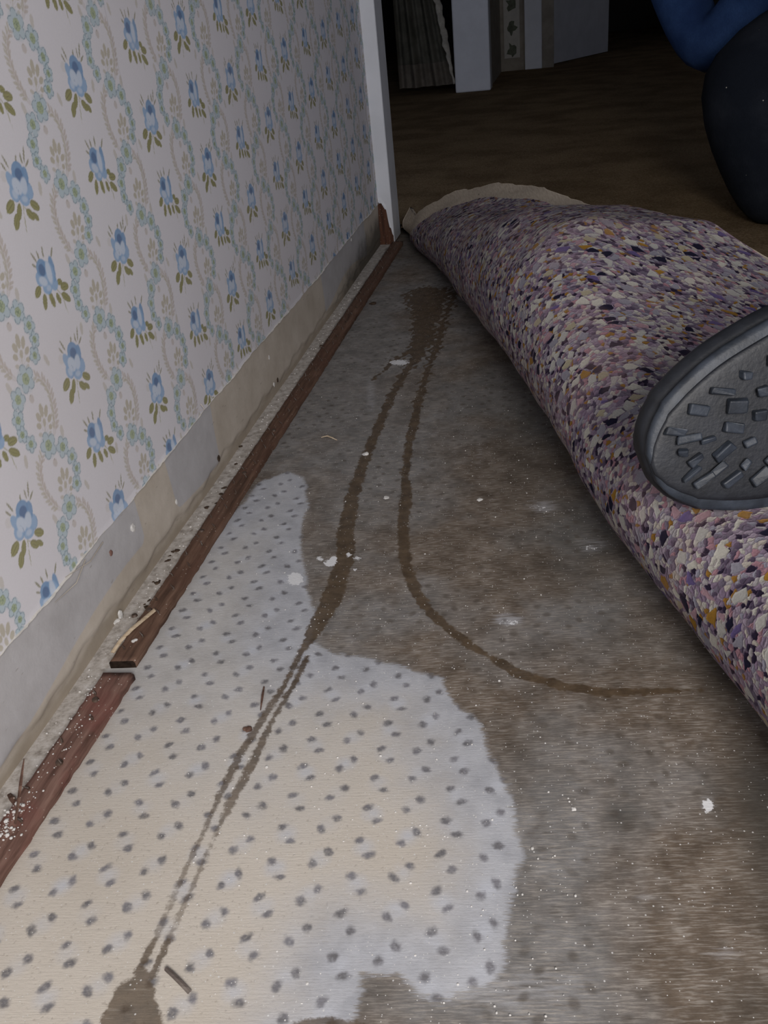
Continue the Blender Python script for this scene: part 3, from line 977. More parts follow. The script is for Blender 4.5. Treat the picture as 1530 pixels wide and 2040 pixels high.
def build_casing():
    # painted skin on the face towards the camera, with a ragged lower edge
    xs = np.linspace(XW + .0004, XC, 28)
    fr = (xs - xs[0]) / (xs[-1] - xs[0])
    low = np.interp(fr, [0, .18, .32, .42, .52, .60, .66, .72, .78, .86, .93, 1.0], [0.080, 0.080, 0.078, 0.071, 0.068, 0.066, 0.050, 0.036, 0.034, 0.030, 0.020, 0.017])
    low = low + rng.normal(0, .0012, len(xs))
    zs = np.concatenate([np.linspace(0, 1, 60), [2.4]])
    nr, nc = len(zs), len(xs)
    V = []
    for dy in (0.0, 0.0016):
        for zt in zs:
            for x, l in zip(xs, low):
                V.append((x, YC0 - .0018 + dy, 2.4 if zt > 1 else l + (0.8 - l) * zt))
    n1 = nr * nc
    F = [grid_faces(nr, nc), grid_faces(nr, nc, n1, True)]
    e = np.array([[i, i + 1, n1 + i + 1, n1 + i] for i in range(nc - 1)])
    s1 = np.array([[i * nc, (i + 1) * nc, n1 + (i + 1) * nc, n1 + i * nc] for i in range(nr - 1)])
    s2 = np.array([[i * nc + nc - 1, n1 + i * nc + nc - 1, n1 + (i + 1) * nc + nc - 1, (i + 1) * nc + nc - 1] for i in range(nr - 1)])
    me = np_mesh('trim_1', V, np.vstack(F + [e, s1, s2]), smooth=False)
    o = tag(link('trim_1', me, M_WHITE), kind='structure', label='white door casing with paint broken off its foot')
    bm = bmesh.new()
    box(bm, (XW - 0.05, YC0, 0.0), (XC - .0008, YC1, 0.095))
    from_bm('bare_wood', bm, M_BROWN, o)
    bm = bmesh.new()
    box(bm, (XW - 0.05, YC0, 0.0955), (XC - .0006, YC1, 2.39))
    bevel_all(bm, .001, 1)
    box(bm, (XC - .0007, YC0 + .0006, 0.004), (XC + .0006, YC1, 2.39))
    from_bm('casing_board', bm, M_WHITE, o)
    return o


build_casing()

# ------------------------------------------------------------------ rolled back carpet and its pad
cont = [(812, 480), (870, 540), (930, 625), (1000, 715), (1060, 785), (1130, 875), (1190, 980), (1250, 1085), (1300, 1150), (1370, 1240), (1430, 1310), (1490, 1390), (1530, 1435)]
cw = np.array([fl(x, y, (.014, .022, .034, .046, .052, .054, .048, .041, .037, .034, .035, .037, .04)[i])[:2] for i, (x, y) in enumerate(cont)])
ext = cw[-1] + (cw[-1] - cw[-3]) / np.linalg.norm(cw[-1] - cw[-3]) * np.array([[0.12], [0.26]])
cw = np.vstack([cw, ext])
cs = np.concatenate([[0], np.cumsum(np.linalg.norm(np.diff(cw, axis=0), axis=1))])
S_END = cs[-1]
NRM = np.array([0.953, 0.303])                       # across the fold, away from the wall


def fold_at(s):
    if s < 0:
        return cw[0] + (cw[0] - cw[1]) / np.linalg.norm(cw[0] - cw[1]) * (-s)
    c = np.array([np.interp(s, cs, cw[:, 0]), np.interp(s, cs, cw[:, 1])])
    return c


R_S = [0.0, 0.12, 0.3, 0.5, 0.65, 0.82, 0.95, 1.1, 1.35, 1.8]
R_V = [0.029, 0.038, 0.058, 0.073, 0.091, 0.099, 0.076, 0.058, 0.054, 0.058]
L_V = [0.015, 0.105, 0.21, 0.31, 0.39, 0.44, 0.46, 0.48, 0.52, 0.58]          # length of pad past the crease
T_V = [60, 46, 24, 2, -6, -8, -6, -6, -6, -6]                         # final slope of the flap, degrees
X_V = [0.068, 0.060, 0.060, 0.050, 0.028, 0.014, 0.04, 0.04, 0.04, 0.04]      # carpet past the edge of the pad
PT, CT = 0.008, 0.009


def fold_profile(s, lmax, n):
    """(offset across, height, tangent angle) of the outer face, n samples over length lmax"""
    r = np.interp(s, R_S, R_V)
    th_f = math.radians(np.interp(s, R_S, T_V))
    turn = math.pi - th_f
    ls = np.linspace(0, lmax, n)
    fine = np.linspace(0, max(lmax, 1e-3), 400)
    arc = r * turn
    th = np.where(fine < arc, math.pi - fine / r, th_f)
    # the free part sags slowly on to the carpet below
    sag = np.clip((fine - arc) / 0.25, 0, 1)
    th = th - sag * math.radians(6)
    dl = fine[1] - fine[0]
    a = np.concatenate([[0], np.cumsum(np.cos((th[1:] + th[:-1]) / 2) * dl)])
    z = np.concatenate([[0], np.cumsum(np.sin((th[1:] + th[:-1]) / 2) * dl)])
    z = np.maximum(z, 0.0)
    return np.interp(ls, fine, a) + r * 0.92, np.interp(ls, fine, z), np.interp(ls, fine, th), ls


CARPET_S = np.concatenate([np.linspace(-0.075, -0.005, 12), np.zeros(0)])


def sheet(s_list, off, lfun, n):
    V, UV = [], []
    for s in s_list:
        c = fold_at(s)
        L = lfun(s)
        a, z, th, ls = fold_profile(s, L, n)
        # inward offset: to the left of the walking direction lies the inside of the roll
        ia, iz = np.sin(th), -np.cos(th)
        aa, zz = a + ia * off, z + iz * off + 0.002
        for k in range(n):
            lump = 0.0010 * math.sin(s * 31 + ls[k] * 40) + 0.0006 * math.sin(s * 73 - ls[k] * 55)
            p = c + NRM * (aa[k] + lump * ia[k])
            V.append((p[0], p[1], max(0.001, zz[k] + lump * iz[k] * (1 if ls[k] > .03 else 0))))
            UV.append((s, ls[k], 0))
    return V, UV


S_ALL = np.concatenate([np.linspace(0, 0.2, 26), np.linspace(0.21, S_END, 120)])


def pad_len(s):
    return float(np.interp(s, R_S, L_V)) + 0.0015 * math.sin(s * 60) + 0.001 * math.sin(s * 140)


def carpet_len(s):
    return pad_len(s) + float(np.interp(s, R_S, X_V)) + 0.0012 * math.sin(s * 210)


def closed_sheet(name, lfun, o1, o2, n, mats, flat):
    S_LIST = np.concatenate([CARPET_S, S_ALL]) if name == 'carpet' else S_ALL
    V1, U1 = sheet(S_LIST, o1, lfun, n)
    V2, U2 = sheet(S_LIST, o2, lfun, n)
    m = len(S_LIST)
    F1 = grid_faces(m, n)
    F2 = grid_faces(m, n, len(V1), True)
    b = len(V1)
    e1 = np.array([[i * n + n - 1, (i + 1) * n + n - 1, b + (i + 1) * n + n - 1, b + i * n + n - 1] for i in range(m - 1)])
    e2 = np.array([[k, k + 1, b + k + 1, b + k] for k in range(n - 1)])
    e3 = np.array([[(m - 1) * n + k + 1, (m - 1) * n + k, b + (m - 1) * n + k, b + (m - 1) * n + k + 1] for k in range(n - 1)])
    V, U = V1 + V2, U1 + U2
    F = [F1, F2, e1, e2, e3]
    mi = [np.zeros(len(F1)), np.ones(len(F2)), np.zeros(len(e1)), np.zeros(len(e2)), np.zeros(len(e3))]
    # the part still lying flat beyond the crease
    cols = np.linspace(0, 1, 4)
    base = len(V)
    for s in S_LIST:
        c = fold_at(s)
        r = float(np.interp(s, R_S, R_V)) * 0.92
        for t in cols:
            p = c + NRM * (r + 0.001 + t * flat)
            V.append((p[0], p[1], 0.002 + o2))
            U.append((s, -t * flat, 0))
    Ff = grid_faces(m, 4, base, True)
    F.append(Ff)
    mi.append(np.ones(len(Ff)))
    return V, U, np.vstack(F), np.concatenate(mi)


V, U, F, mi = closed_sheet('carpet_pad', pad_len, 0.0, PT, 110, None, 0.06)
me = np_mesh('carpet_pad', V, F, uv=dict(pad_uv=U), matidx=np.zeros(len(F)))
pad = tag(link('carpet_pad', me, M_PAD), 'purple and grey speckled rebond foam pad folded back over the carpet', 'carpet pad')

V, U, F, mi = closed_sheet('carpet', carpet_len, PT + .0003, PT + CT, 120, None, 3.0)
nb = len(V)
# the carpet on beyond the corner, through to the far room
zc = 0.002 + PT + CT
c0 = fold_at(-0.075) + NRM * 0.023
far = [tuple((fold_at(-0.075) + NRM * 3.02)), (c0[0], c0[1]), (XC + .006, YC1 - .02), (XC + .003, YC1 + .012), (-1.88, YC1 + .014), (-1.88, 9.28), (3.88, 9.28), (3.88, 1.7)]
me = np_mesh('carpet', V, F, uv=dict(pad_uv=U), matidx=mi)
bm = bmesh.new()
bm.from_mesh(me)
vs = [bm.verts.new((x, y, zc)) for x, y in far]
f = bm.faces.new(vs)
f.material_index = 1
f.normal_update()
if f.normal.z < 0:
    f.normal_flip()
bm.to_mesh(me)
bm.free()
carpet = tag(link('carpet', me, [M_BACK, M_PILE]), 'brown pile carpet on the far floor, its near corner folded back showing beige backing', 'carpet')

# ------------------------------------------------------------------ tack strips
ZT = 0.0066


def strip(name, y0, y1, xl, xr, mat, end0, end1, label, seed):
    r = random.Random(seed)
    n = max(8, int((y1 - y0) / 0.006))
    V = []
    for i in range(n + 1):
        t = i / n
        jl, jr = r.uniform(-.0005, .0005), r.uniform(-.0006, .0006)
        xa, xb = xl(t) + jl, xr(t) + jr
        ya = y0 + (y1 - y0) * t
        ya0 = ya + (end0 * (1 - t) ** 14) + end1 * t ** 14
        h = ZT + r.uniform(-.00025, .00025)
        w_ = xb - xa
        prof = [(xa, 0, 0), (xa, .0052, 0), (xa + .0010, h, .1), (xa + w_ * .3, h + .0001, .3), (xa + w_ * .55, h - .0001, .55), (xa + w_ * .8, h, .8), (xb - .0012, h - .0001, .95), (xb, .0046, 1), (xb, 0, 1)]
        for x, z, q in prof:
            V.append((x, ya + (ya0 - ya) * q, z))
    k = 9
    me = np_mesh(name, V, grid_faces(n + 1, k, flip=False), smooth=False)
    bm = bmesh.new()
    bm.from_mesh(me)
    bm.verts.ensure_lookup_table()
    for s_ in (0, n):
        try:
            bm.faces.new([bm.verts[s_ * k + q] for q in range(k)]).material_index = 1
        except ValueError:
            pass
    for q in range(n):
        pass
    bmesh.ops.recalc_face_normals(bm, faces=bm.faces)
    bm.to_mesh(me)
    bm.free()
    return tag(link(name, me, [mat, M_CUT]), label, 'tack strip', 'wooden tack strips along the wall')


pL, pR = fl(217, 1318, ZT), fl(272, 1330)
a0, a1 = fl(786, 474, ZT), fl(808, 480)
Y_GAP = float((pL[1] + pR[1]) / 2)
YF = 1.76
xl_far = lambda t: pL[0] + (a0[0] - pL[0]) * t
xr_far = lambda t: pR[0] + (a1[0] - pR[0]) * t
SF = strip('tack_strip', Y_GAP - .001, YF, xl_far, xr_far, M_STRIP, 0.002, 0.0, 'long brown wooden tack strip studded with pins, running along the wall to the casing', 3)
q0, q1 = fl(205, 1338, ZT), fl(258, 1345, ZT)
n1 = fl(0, 1742)
xl_n = lambda t: (q0[0] - 0.006) + 0.006 * t
xr_n = lambda t: n1[0] + 0.0005 + (q1[0] + 0.001 - n1[0]) * t
SN = strip('tack_strip', 0.08, float((q0[1] + q1[1]) / 2), xl_n, xr_n, M_STRIP2, 0, 0.0015, 'reddish wooden tack strip nearest the camera, split and dusted with white crumbs', 4)

pin_bm = bmesh.new()
tube(pin_bm, [(0, 0, -.0015), (0, 0, .0016), (-.0018, 0, .0046)], [.0010, .0009, .0002], 6)
pin_me = bpy.data.meshes.new('pin')
pin_bm.to_mesh(pin_me)
pin_bm.free()
pin_me.materials.append(M_METAL)


def pins(parent, xl, xr, y0, y1, step, phase=0.0):
    y = y0 + phase
    k = 0
    while y < y1:
        t = (y - y0) / (y1 - y0)
        fx = (0.28, 0.72)[k % 2]
        o = bpy.data.objects.new('pin', pin_me)
        COL.objects.link(o)
        o.parent = parent
        o.location = (xl(t) + (xr(t) - xl(t)) * fx, y + rnd.uniform(-.003, .003), ZT)
        o.rotation_euler = (rnd.uniform(-.3, .3), rnd.uniform(-.3, .3), rnd.uniform(-.5, .5))
        y += step
        k += 1


pins(SF, xl_far, xr_far, Y_GAP, YF, 0.0165, 0.012)
pins(SN, xl_n, xr_n, 0.25, Y_GAP - .02, 0.022, 0.01)
nail_bm = bmesh.new()
bmesh.ops.create_cone(nail_bm, cap_ends=True, segments=14, radius1=.0026, radius2=.0021, depth=.0016)
nail_me = bpy.data.meshes.new('nail_head')
nail_bm.to_mesh(nail_me)
nail_bm.free()
nail_me.materials.append(M_METAL)
for px_, py_, par in ((487, 943, SF), (402, 1058, SF), (297, 1216, SF), (545, 858, SF), (268, 1227, SF), (640, 690, SF), (190, 1395, SN), (118, 1520, SN)):
    p = fl(px_, py_, ZT)
    o = bpy.data.objects.new('nail_head', nail_me)
    COL.objects.link(o)
    o.parent = par
    o.location = (p[0], p[1], ZT + .0006)
    o.rotation_euler = (rnd.uniform(-.2, .2), rnd.uniform(-.2, .2), 0)


# ------------------------------------------------------------------ loose bits
def splinter(name, pts, wd, th, mat, label, cat='splinter', tip=True, group=None):
    bm = bmesh.new()
    n = len(pts)
    rad = []
    for i in range(n):
        k = 1.0 if not tip else max(0.12, 1 - abs(2 * i / (n - 1) - 0.75) * 0.55)
        rad.append((wd * k, th * k))
    pts = [Vector(p) for p in pts]
    # flat section: widest side level
    rings = []
    for i, p in enumerate(pts):
        d = (pts[min(i + 1, n - 1)] - pts[max(i - 1, 0)]).normalized()
        side = d.cross(Vector((0, 0, 1)))
        if side.length < .2:
            side = d.cross(Vector((1, 0, 0)))
        side.normalize()
        nn = side.cross(d)
        w_, h_ = rad[i]
        rings.append([bm.verts.new(p + side * a * w_ + nn * b * h_) for a, b in ((-1, -.6), (1, -.7), (.9, .5), (.1, 1), (-.8, .6))])
    for i in range(n - 1):
        for k in range(5):
            bm.faces.new((rings[i][k], rings[i][(k + 1) % 5], rings[i + 1][(k + 1) % 5], rings[i + 1][k]))
    bm.faces.new(rings[0][::-1])
    bm.faces.new(rings[-1])
    return tag(from_bm(name, bm, mat), label, cat, group)


splinter('splinter', [fl(224, 1300, .0022), fl(240, 1276, .0055), fl(262, 1253, .0085), fl(286, 1233, .0086), fl(309, 1214, .0082)], .0018, .0007, M_SPLINT,
         'pale fresh wood splinter lying across the end of the long tack strip', tip=False)
b0, b1 = fl(30, 1640, .0068), atd(50, 1512, 0.0)
bb = fl(30, 1640, .0068)
dep = float((R.T @ (bb - CAM))[2])
splinter('splinter', [bb, atd(36, 1600, dep - .004), atd(41, 1560, dep - .008), atd(45, 1530, dep - .011), atd(48, 1512, dep - .013)], .0019, .0009, M_DSPL,
         'dark pointed splinter standing up from the reddish tack strip')
splinter('wood_chip', [fl(18, 1582, .0005), fl(24, 1590, .0035), fl(28, 1602, .002)], .0022, .0006, M_DSPL, 'small brown wood chip beside the reddish tack strip at the left edge', 'wood chip')
splinter('splinter', [fl(526, 1368, .0012), fl(523, 1385, .0022), fl(521, 1400, .0018), fl(519, 1415, .001)], .0009, .0006, M_DSPL,
         'thin dark splinter beside the twin water stains on the dotted floor')
splinter('splinter', [fl(331, 1929, .0012), fl(346, 1943, .0016), fl(362, 1959, .0016), fl(378, 1976, .0012)],   .0012, .0007, M_GSPL,
         'grey brown splinter lying flat on the dotted floor near the bottom edge', tip=False)
splinter('straw', [fl(640, 871, .001), fl(652, 868, .0028), (fl(662, 872, .003)), fl(672, 877, .001)], .0013, .0006, M_SPLINT, 'curled yellowish shaving on the floor right of the long tack strip', 'shaving')


def chip(name, px_, py_, r, mat, label, cat, z=0.0, squash=.45, group=None, stretch=1.0):
    c = fl(px_, py_, z)
    bm = bmesh.new()
    bmesh.ops.create_icosphere(bm, subdivisions=2, radius=r)
    ph = rnd.random() * 6
    for v in bm.verts:
        k = 1 + .22 * math.sin(v.co.x / r * 3 + ph) + .18 * math.sin(v.co.y / r * 4.1 + ph * 2) + rnd.uniform(-.12, .12)
        v.co = Vector((v.co.x * k * stretch, v.co.y * k, max(-r * squash * .8, v.co.z * squash * k)))
    rot = Matrix.Rotation(ph, 4, 'Z')
    o = from_bm(name, bm, mat)
    o.matrix_world = Matrix.Translation((c[0], c[1], z + r * squash * .75)) @ rot
    return tag(o, label, cat, group)


chip('bark_crumb', 494, 1455, .0030, M_DSPL, 'brown bark crumb on the left one of the twin water stains', 'crumb')
chip('floor_knot', 742, 606, .0058, M_DIRT, 'dark round crumb beside the far half of the long tack strip', 'crumb', squash=.25)
chip('plaster_chip', 729, 906, .0032, M_PLASTER, 'pale plaster chip stuck on the left water stain', 'plaster chip')
chip('plaster_chip', 229, 1240, .0034, M_PLASTER, 'white plaster chip between wall and tack strip left of the pale splinter', 'plaster chip')
chip('plaster_chip', 268, 1277, .0020, M_PLASTER, 'tiny white crumb on the tack strip beside the pale splinter', 'plaster chip', z=ZT)
chip('plaster_chip', 955, 996, .0026, M_PLASTER, 'small white chip alone on the brown worn floor', 'plaster chip', squash=.25)
chip('plaster_chip', 770, 992, .0026, M_PLASTER, 'small white chip between the two water stains', 'plaster chip', squash=.25)
chip('plaster_chip', 1143, 1613, .0016, M_PLASTER, 'tiny white chip on the worn floor right of the pale coat', 'plaster chip', squash=.3)
crumb_px = [(440, 985), (446, 973), (411, 1012), (431, 1003), (345, 1100), (338, 1108), (352, 1098), (334, 1118), (312, 1163), (318, 1158), (305, 1160), (288, 1205), (297, 1197), (291, 1210), (147, 1358), (152, 1352), (480, 890), (470, 925)]
for k, (x, y) in enumerate(crumb_px):
    chip('dark_crumb', x, y, rnd.uniform(.0010, .0021), M_DIRT, 'small dark crumb in the gap between the wall and the long tack strip', 'crumb', group='dark crumbs behind the tack strip', stretch=1.3)
# dust and grains nobody could count
bm = bmesh.new()
spots = []
for k in range(150):
    t = rnd.random()
    spots.append((xl_n(.4) + rnd.gauss(.008, .0042), 0.312 + rnd.gauss(0, .016), ZT, .00028 + rnd.random() ** 3 * .0013))
for k in range(70):
    y = rnd.uniform(.32, Y_GAP - .02)
    spots.append((rnd.uniform(-.330, -.314), y, ZT, rnd.uniform(.0003, .0008)))
for k in range(420):
    px_, py_ = rnd.uniform(330, 1150), rnd.uniform(780, 2030)
    p = fl(px_, py_)
    spots.append((p[0], p[1], 0.0, rnd.uniform(.0003, .0009) * (1.25 if rnd.random() < .1 else .8)))
for k in range(160):
    y = rnd.uniform(.40, 1.5)
    spots.append((rnd.uniform(-.345, -.332), y, 0.0, rnd.uniform(.0004, .0011)))
for x, y, z, r in spots:
    bmesh.ops.create_icosphere(bm, subdivisions=1, radius=r, matrix=Matrix.Translation((x, y, z + r * .4)) @ Matrix.Diagonal((1, rnd.uniform(.7, 1.4), .7, 1)))
tag(from_bm('plaster_dust', bm, M_PLASTER), 'scattered white plaster grains over the floor and the near tack strip', 'dust', kind='stuff')

# ------------------------------------------------------------------ far room seen past the casing
ZC = zc


def fc(px_, py_):
    return fl(px_, py_, ZC)


M_CURT = mat_plain('olive_curtain', (0.10, 0.095, 0.075), 0.95, 0.1, 0.25, 14, 0.3)
M_HEM = mat_plain('curtain_hem', (0.145, 0.125, 0.10), 0.95, 0.1, 0.2, 20, 0.3)
M_FRAY = mat_plain('pale_curtain_edge', (0.42, 0.39, 0.33), 0.95, 0.1, 0.2, 40, 0.3)
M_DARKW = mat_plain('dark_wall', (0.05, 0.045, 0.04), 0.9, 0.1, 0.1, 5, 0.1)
M_OLDW = mat_plain('faded_wall', (0.30, 0.265, 0.215), 0.9, 0.1, 0.15, 15, 0.1)


def struct_box(name, lo, hi, mat, label=None, parent=None, bev=0.0):
    bm = bmesh.new()
    box(bm, lo, hi)
    if bev:
        bevel_all(bm, bev)
    o = from_bm(name, bm, mat, parent)
    if parent is None:
        tag(o, label, kind='structure')
    return o


A, B = fc(908, 186), fc(976, 183)
struct_box('trim_2', (A[0], A[1] - .005, ZC + .0005), (B[0], A[1] + .11, 2.2), M_WHITE, 'broad white door casing beside the dark curtain', bev=.006)
Cc = fc(1046, 139)
D = fc(1083, 130)
Yp = float(Cc[1])
# papered strip of wall between the two casings
struct_box('wall_far', (B[0] - .10, A[1] + .11, ZC + .0005), (B[0] - .012, Yp + .03, 2.4), M_OLDW)
struct_box('wall_back', (B[0] - .012, Yp + .005, ZC + .0005), (D[0] + .06, Yp + .12, 2.4), M_OLDW, 'faded wall with a pale strip of flowered paper')
g0, g1 = at(1005, 110, 1, Yp + .003), at(1036, 110, 1, Yp + .003)
bm = bmesh.new()
box(bm, (g0[0], Yp - .001, 0.085), (g1[0], Yp + .0048, 2.3))
pp = tag(from_bm('paper_border', bm, mat_plain('border_paper', (0.50, 0.475, 0.42), 0.9, 0.1, 0.06, 30)), 'pale strip of flowered wallpaper on the faded wall between the white casings', 'wallpaper border')
sprig_mat = mat_plain('grey_green_ink', (0.13, 0.14, 0.10), 0.9, 0.1, 0.2, 60)
for k in range(6):
    zc_ = 0.125 + k * .112
    cx = (g0[0] + g1[0]) / 2
    bm = bmesh.new()
    bmesh.ops.create_icosphere(bm, subdivisions=2, radius=.03, matrix=Matrix.Translation((cx, Yp - .0012, zc_)) @ Matrix.Diagonal((1, .03, 1.2, 1)))
    for v in bm.verts:
        a = math.atan2(v.co.z - zc_, v.co.x - cx)
        q = .85 + .2 * math.sin(a * 7 + k) + .22 * math.sin(a * 4 + 2 * k)
        v.co.x = cx + (v.co.x - cx) * q
        v.co.z = zc_ + (v.co.z - zc_) * q
    from_bm('printed_sprig', bm, sprig_mat, pp)
struct_box('trim_3', (Cc[0], Yp - .02, ZC + .0005), (D[0] - .005, Yp + .004, 2.2), M_WHITE, 'narrow white casing left of the white door', bev=.004)
# the white door standing ajar
h0, h1 = fc(1097, 130), fc(1250, 95)
dv = Vector((h1[0] - h0[0], h1[1] - h0[1], 0)).normalized()
pn = Vector((-dv.y, dv.x, 0))
bm = bmesh.new()
Ld = 0.76
z0, z1 = ZC + .004, 2.03
cs8 = []
for z in (z0, z1):
    for (a, b) in ((0, 0), (Ld, 0), (Ld, .036), (0, .036)):
        p = Vector((h0[0], h0[1], z)) + dv * a + pn * b
        cs8.append(bm.verts.new(p))
for idx in ((0, 1, 2, 3), (4, 5, 6, 7), (0, 1, 5, 4), (1, 2, 6, 5), (2, 3, 7, 6), (3, 0, 4, 7)):
    bm.faces.new([cs8[i] for i in idx])
bmesh.ops.recalc_face_normals(bm, faces=bm.faces)
bevel_all(bm, .003)
door = tag(from_bm('door_1', bm, M_WHITE), 'plain white door standing ajar in the far room', kind='structure')
bm = bmesh.new()
kp = Vector((h0[0], h0[1], 1.0)) + dv * (Ld - .06) - pn * .045
bmesh.ops.create_uvsphere(bm, u_segments=16, v_segments=10, radius=.028, matrix=Matrix.Translation(kp))
tube(bm, [kp, kp + pn * .05], .011, 10)
from_bm('door_knob', bm, M_METAL, door)

# curtain in the dark opening left of the broad casing
yc = float(A[1]) + .03
tl, br = at(796, 172, 1, yc), at(908, 172, 1, yc)
n = 60
V, Vh, F_ = [], [], []
zl = float(at(850, 172, 1, yc)[2])
cur_pts = []
for i in range(n):
    t = i / (n - 1)
    x = tl[0] + (br[0] - .012 - tl[0]) * t
    y = yc + 0.022 * math.sin(t * 15) * (.35 + .65 * (1 - t)) + .012 * math.sin(t * 33)
    cur_pts.append((x, y))


def curtain_part(name, za, zb, mat, parent=None, thick=.0, shift=0.0):
    V = []
    zz_ = np.linspace(za, zb, 24)
    for z in zz_:
        for (x, y) in cur_pts:
            k = (z - zl)
            top_x = tl[0] + (x - tl[0]) * (1 - .42 * min(1, max(0, k) / .36 * .55))
            V.append((top_x, y - shift, z))
    for z in zz_:
        for (x, y) in cur_pts:
            k = (z - zl)
            top_x = tl[0] + (x - tl[0]) * (1 - .42 * min(1, max(0, k) / .36 * .55))
            V.append((top_x, y + .004, z))
    F1 = grid_faces(24, n)
    F2 = grid_faces(24, n, 24 * n, True)
    b = 24 * n
    e = np.array([[i, i + 1, b + i + 1, b + i] for i in range(n - 1)])
    return link(name, np_mesh(name, V, np.vstack([F1, F2, e])), mat, parent)


zh = float(at(850, 126, 1, yc)[2])
cur = tag(curtain_part('curtain', zl, 1.9, M_CURT), 'dark olive curtain hanging in the opening left of the broad white casing', 'curtain')
curtain_part('hem', zl - .001, zh, M_HEM, cur, shift=.003)
bm = bmesh.new()
rag = []
for k in range(26):
    z = zl + .0 + k * .017
    kk = min(1, max(0, z - zl) / .36 * .55)
    x = tl[0] + (br[0] - .012 - tl[0]) * (1 - .42 * kk)
    rag.append((x + .006 + .002 * math.sin(k * 1.7), yc - .012 + .008 * math.sin(k * 1.1), z))
tube(bm, rag, [(.004 + .013 * min(1, k / 10) + .003 * math.sin(k * 2.1), .006) for k in range(26)], 8)
tag(from_bm('frayed_edge', bm, M_FRAY, cur, smooth=True), label='pale ruffled edge of the curtain')

# shell of the far rooms
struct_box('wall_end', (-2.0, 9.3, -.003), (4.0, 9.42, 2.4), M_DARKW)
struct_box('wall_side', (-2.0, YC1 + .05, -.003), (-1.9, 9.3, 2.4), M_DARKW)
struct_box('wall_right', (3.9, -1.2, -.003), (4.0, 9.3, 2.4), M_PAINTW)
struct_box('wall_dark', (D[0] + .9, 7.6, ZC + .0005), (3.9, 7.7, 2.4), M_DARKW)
struct_box('ceiling', (-2.0, -1.2, 2.4), (4.0, 9.42, 2.5), M_PAINTW)

# ------------------------------------------------------------------ the person at the right edge
M_TROU = mat_cloth('charcoal_trousers', (0.012, 0.015, 0.022), (0.026, 0.030, 0.040), lint=0.5)
M_DENIM = mat_cloth('blue_work_shirt', (0.018, 0.04, 0.115), (0.035, 0.075, 0.19))
M_SKIN = mat_plain('skin', (0.42, 0.26, 0.19), 0.6, 0.3, 0.08, 40, 0.1)
M_RUB = mat_plain('black_rubber', (0.013, 0.0145, 0.019), 0.5, 0.4, 0.3, 60, 0.25)
M_RUBG = mat_plain('scuffed_rubber', (0.028, 0.034, 0.045), 0.48, 0.35, 0.4, 50, 0.25)
M_HAIR = mat_plain('dark_hair', (0.03, 0.022, 0.018), 0.7, 0.3, 0.3, 200, 0.4)


def skin_mesh(name, joints, edges, root, mat, parent=None, sub=2):
    me = bpy.data.meshes.new(name)
    keys = list(joints)
    me.from_pydata([joints[k][0] for k in keys], [(keys.index(a), keys.index(b)) for a, b in edges], [])
    o = link(name, me, None, parent)
    m = o.modifiers.new('skin', 'SKIN')
    m.use_smooth_shade = True
    for k, v in zip(keys, me.skin_vertices[0].data):
        r = joints[k][1]
        v.radius = r if isinstance(r, tuple) else (r, r)
        v.use_root = (k == root)
    s = o.modifiers.new('sub', 'SUBSURF')
    s.levels = s.render_levels = sub
    me.materials.append(mat)
    return o


person_root = bpy.data.objects.new('person', None)
COL.objects.link(person_root)
tag(person_root, 'person at right edge in dark trousers and blue top, rubber shoe on the folded pad', 'person')

D_LEG = 1.52                                          # depth of the far leg
knee = atd(1466, 165, D_LEG)
ankle = atd(1584, 448, D_LEG)
thigh = atd(1700, 40, D_LEG)
knee2 = atd(2100, 520, 0.95)
toe_c = atd(1420, 905, 0.86)
ankle2 = atd(1880, 600, 0.70)
pelvis = (atd(1700, 40, D_LEG) + knee2) / 2 + np.array([.38, .0, .12])
hipL = thigh + np.array([.20, -.02, .06])
hipR = knee2 + np.array([.30, .12, .22])
chest = pelvis + np.array([-.12, .05, .40])
neck = chest + np.array([-.06, .02, .20])
head = neck + np.array([-.05, .0, .17])
elbF = atd(1408, 118, 1.72)
shF = chest + np.array([-.02, .22, .10])
hanF = atd(1260, -230, 1.78)
shN = chest + np.array([-.02, -.20, .10])
elbN = shN + np.array([-.10, -.10, -.26])
hanN = elbN + np.array([-.18, .06, -.10])
J = lambda p, r: (tuple(float(x) for x in p), r)
trj = {
    'pelvis': J(pelvis, .15), 'hipL': J(hipL, .105), 'midL': J((knee + hipL) / 2 + np.array([0, 0, .015]), .088), 'kneeL': J(knee, .100),
    'shinL': J(knee * .5 + ankle * .5, .086), 'ankL': J(ankle, .070),
    'hipR': J(hipR, .105), 'midR': J((knee2 + hipR) / 2, .088), 'kneeR': J(knee2, .072), 'shinR': J((knee2 + ankle2) / 2, .06), 'ankR': J(ankle2, .05)}
trousers = skin_mesh('trousers', trj, [('pelvis', 'hipL'), ('hipL', 'midL'), ('midL', 'kneeL'), ('kneeL', 'shinL'), ('shinL', 'ankL'), ('pelvis', 'hipR'), ('hipR', 'midR'), ('midR', 'kneeR'), ('kneeR', 'shinR'), ('shinR', 'ankR')], 'pelvis', M_TROU, person_root)
shj = {'pelvis': J(pelvis + np.array([-.02, 0, .06]), .155), 'chest': J(chest, .17), 'neck': J(neck, .065), 'shF': J(shF, .075), 'elbF': J(elbF, .064), 'wrF': J(elbF * .25 + hanF * .75, .046),
       'upF': J(elbF * .62 + shF * .38, .062), 'shN': J(shN, .075), 'elbN': J(elbN, .055), 'wrN': J(elbN * .3 + hanN * .7, .042)}
skin_mesh('shirt', shj, [('pelvis', 'chest'), ('chest', 'neck'), ('chest', 'shF'), ('shF', 'upF'), ('upF', 'elbF'), ('elbF', 'wrF'), ('chest', 'shN'), ('shN', 'elbN'), ('elbN', 'wrN')], 'chest', M_DENIM, person_root)


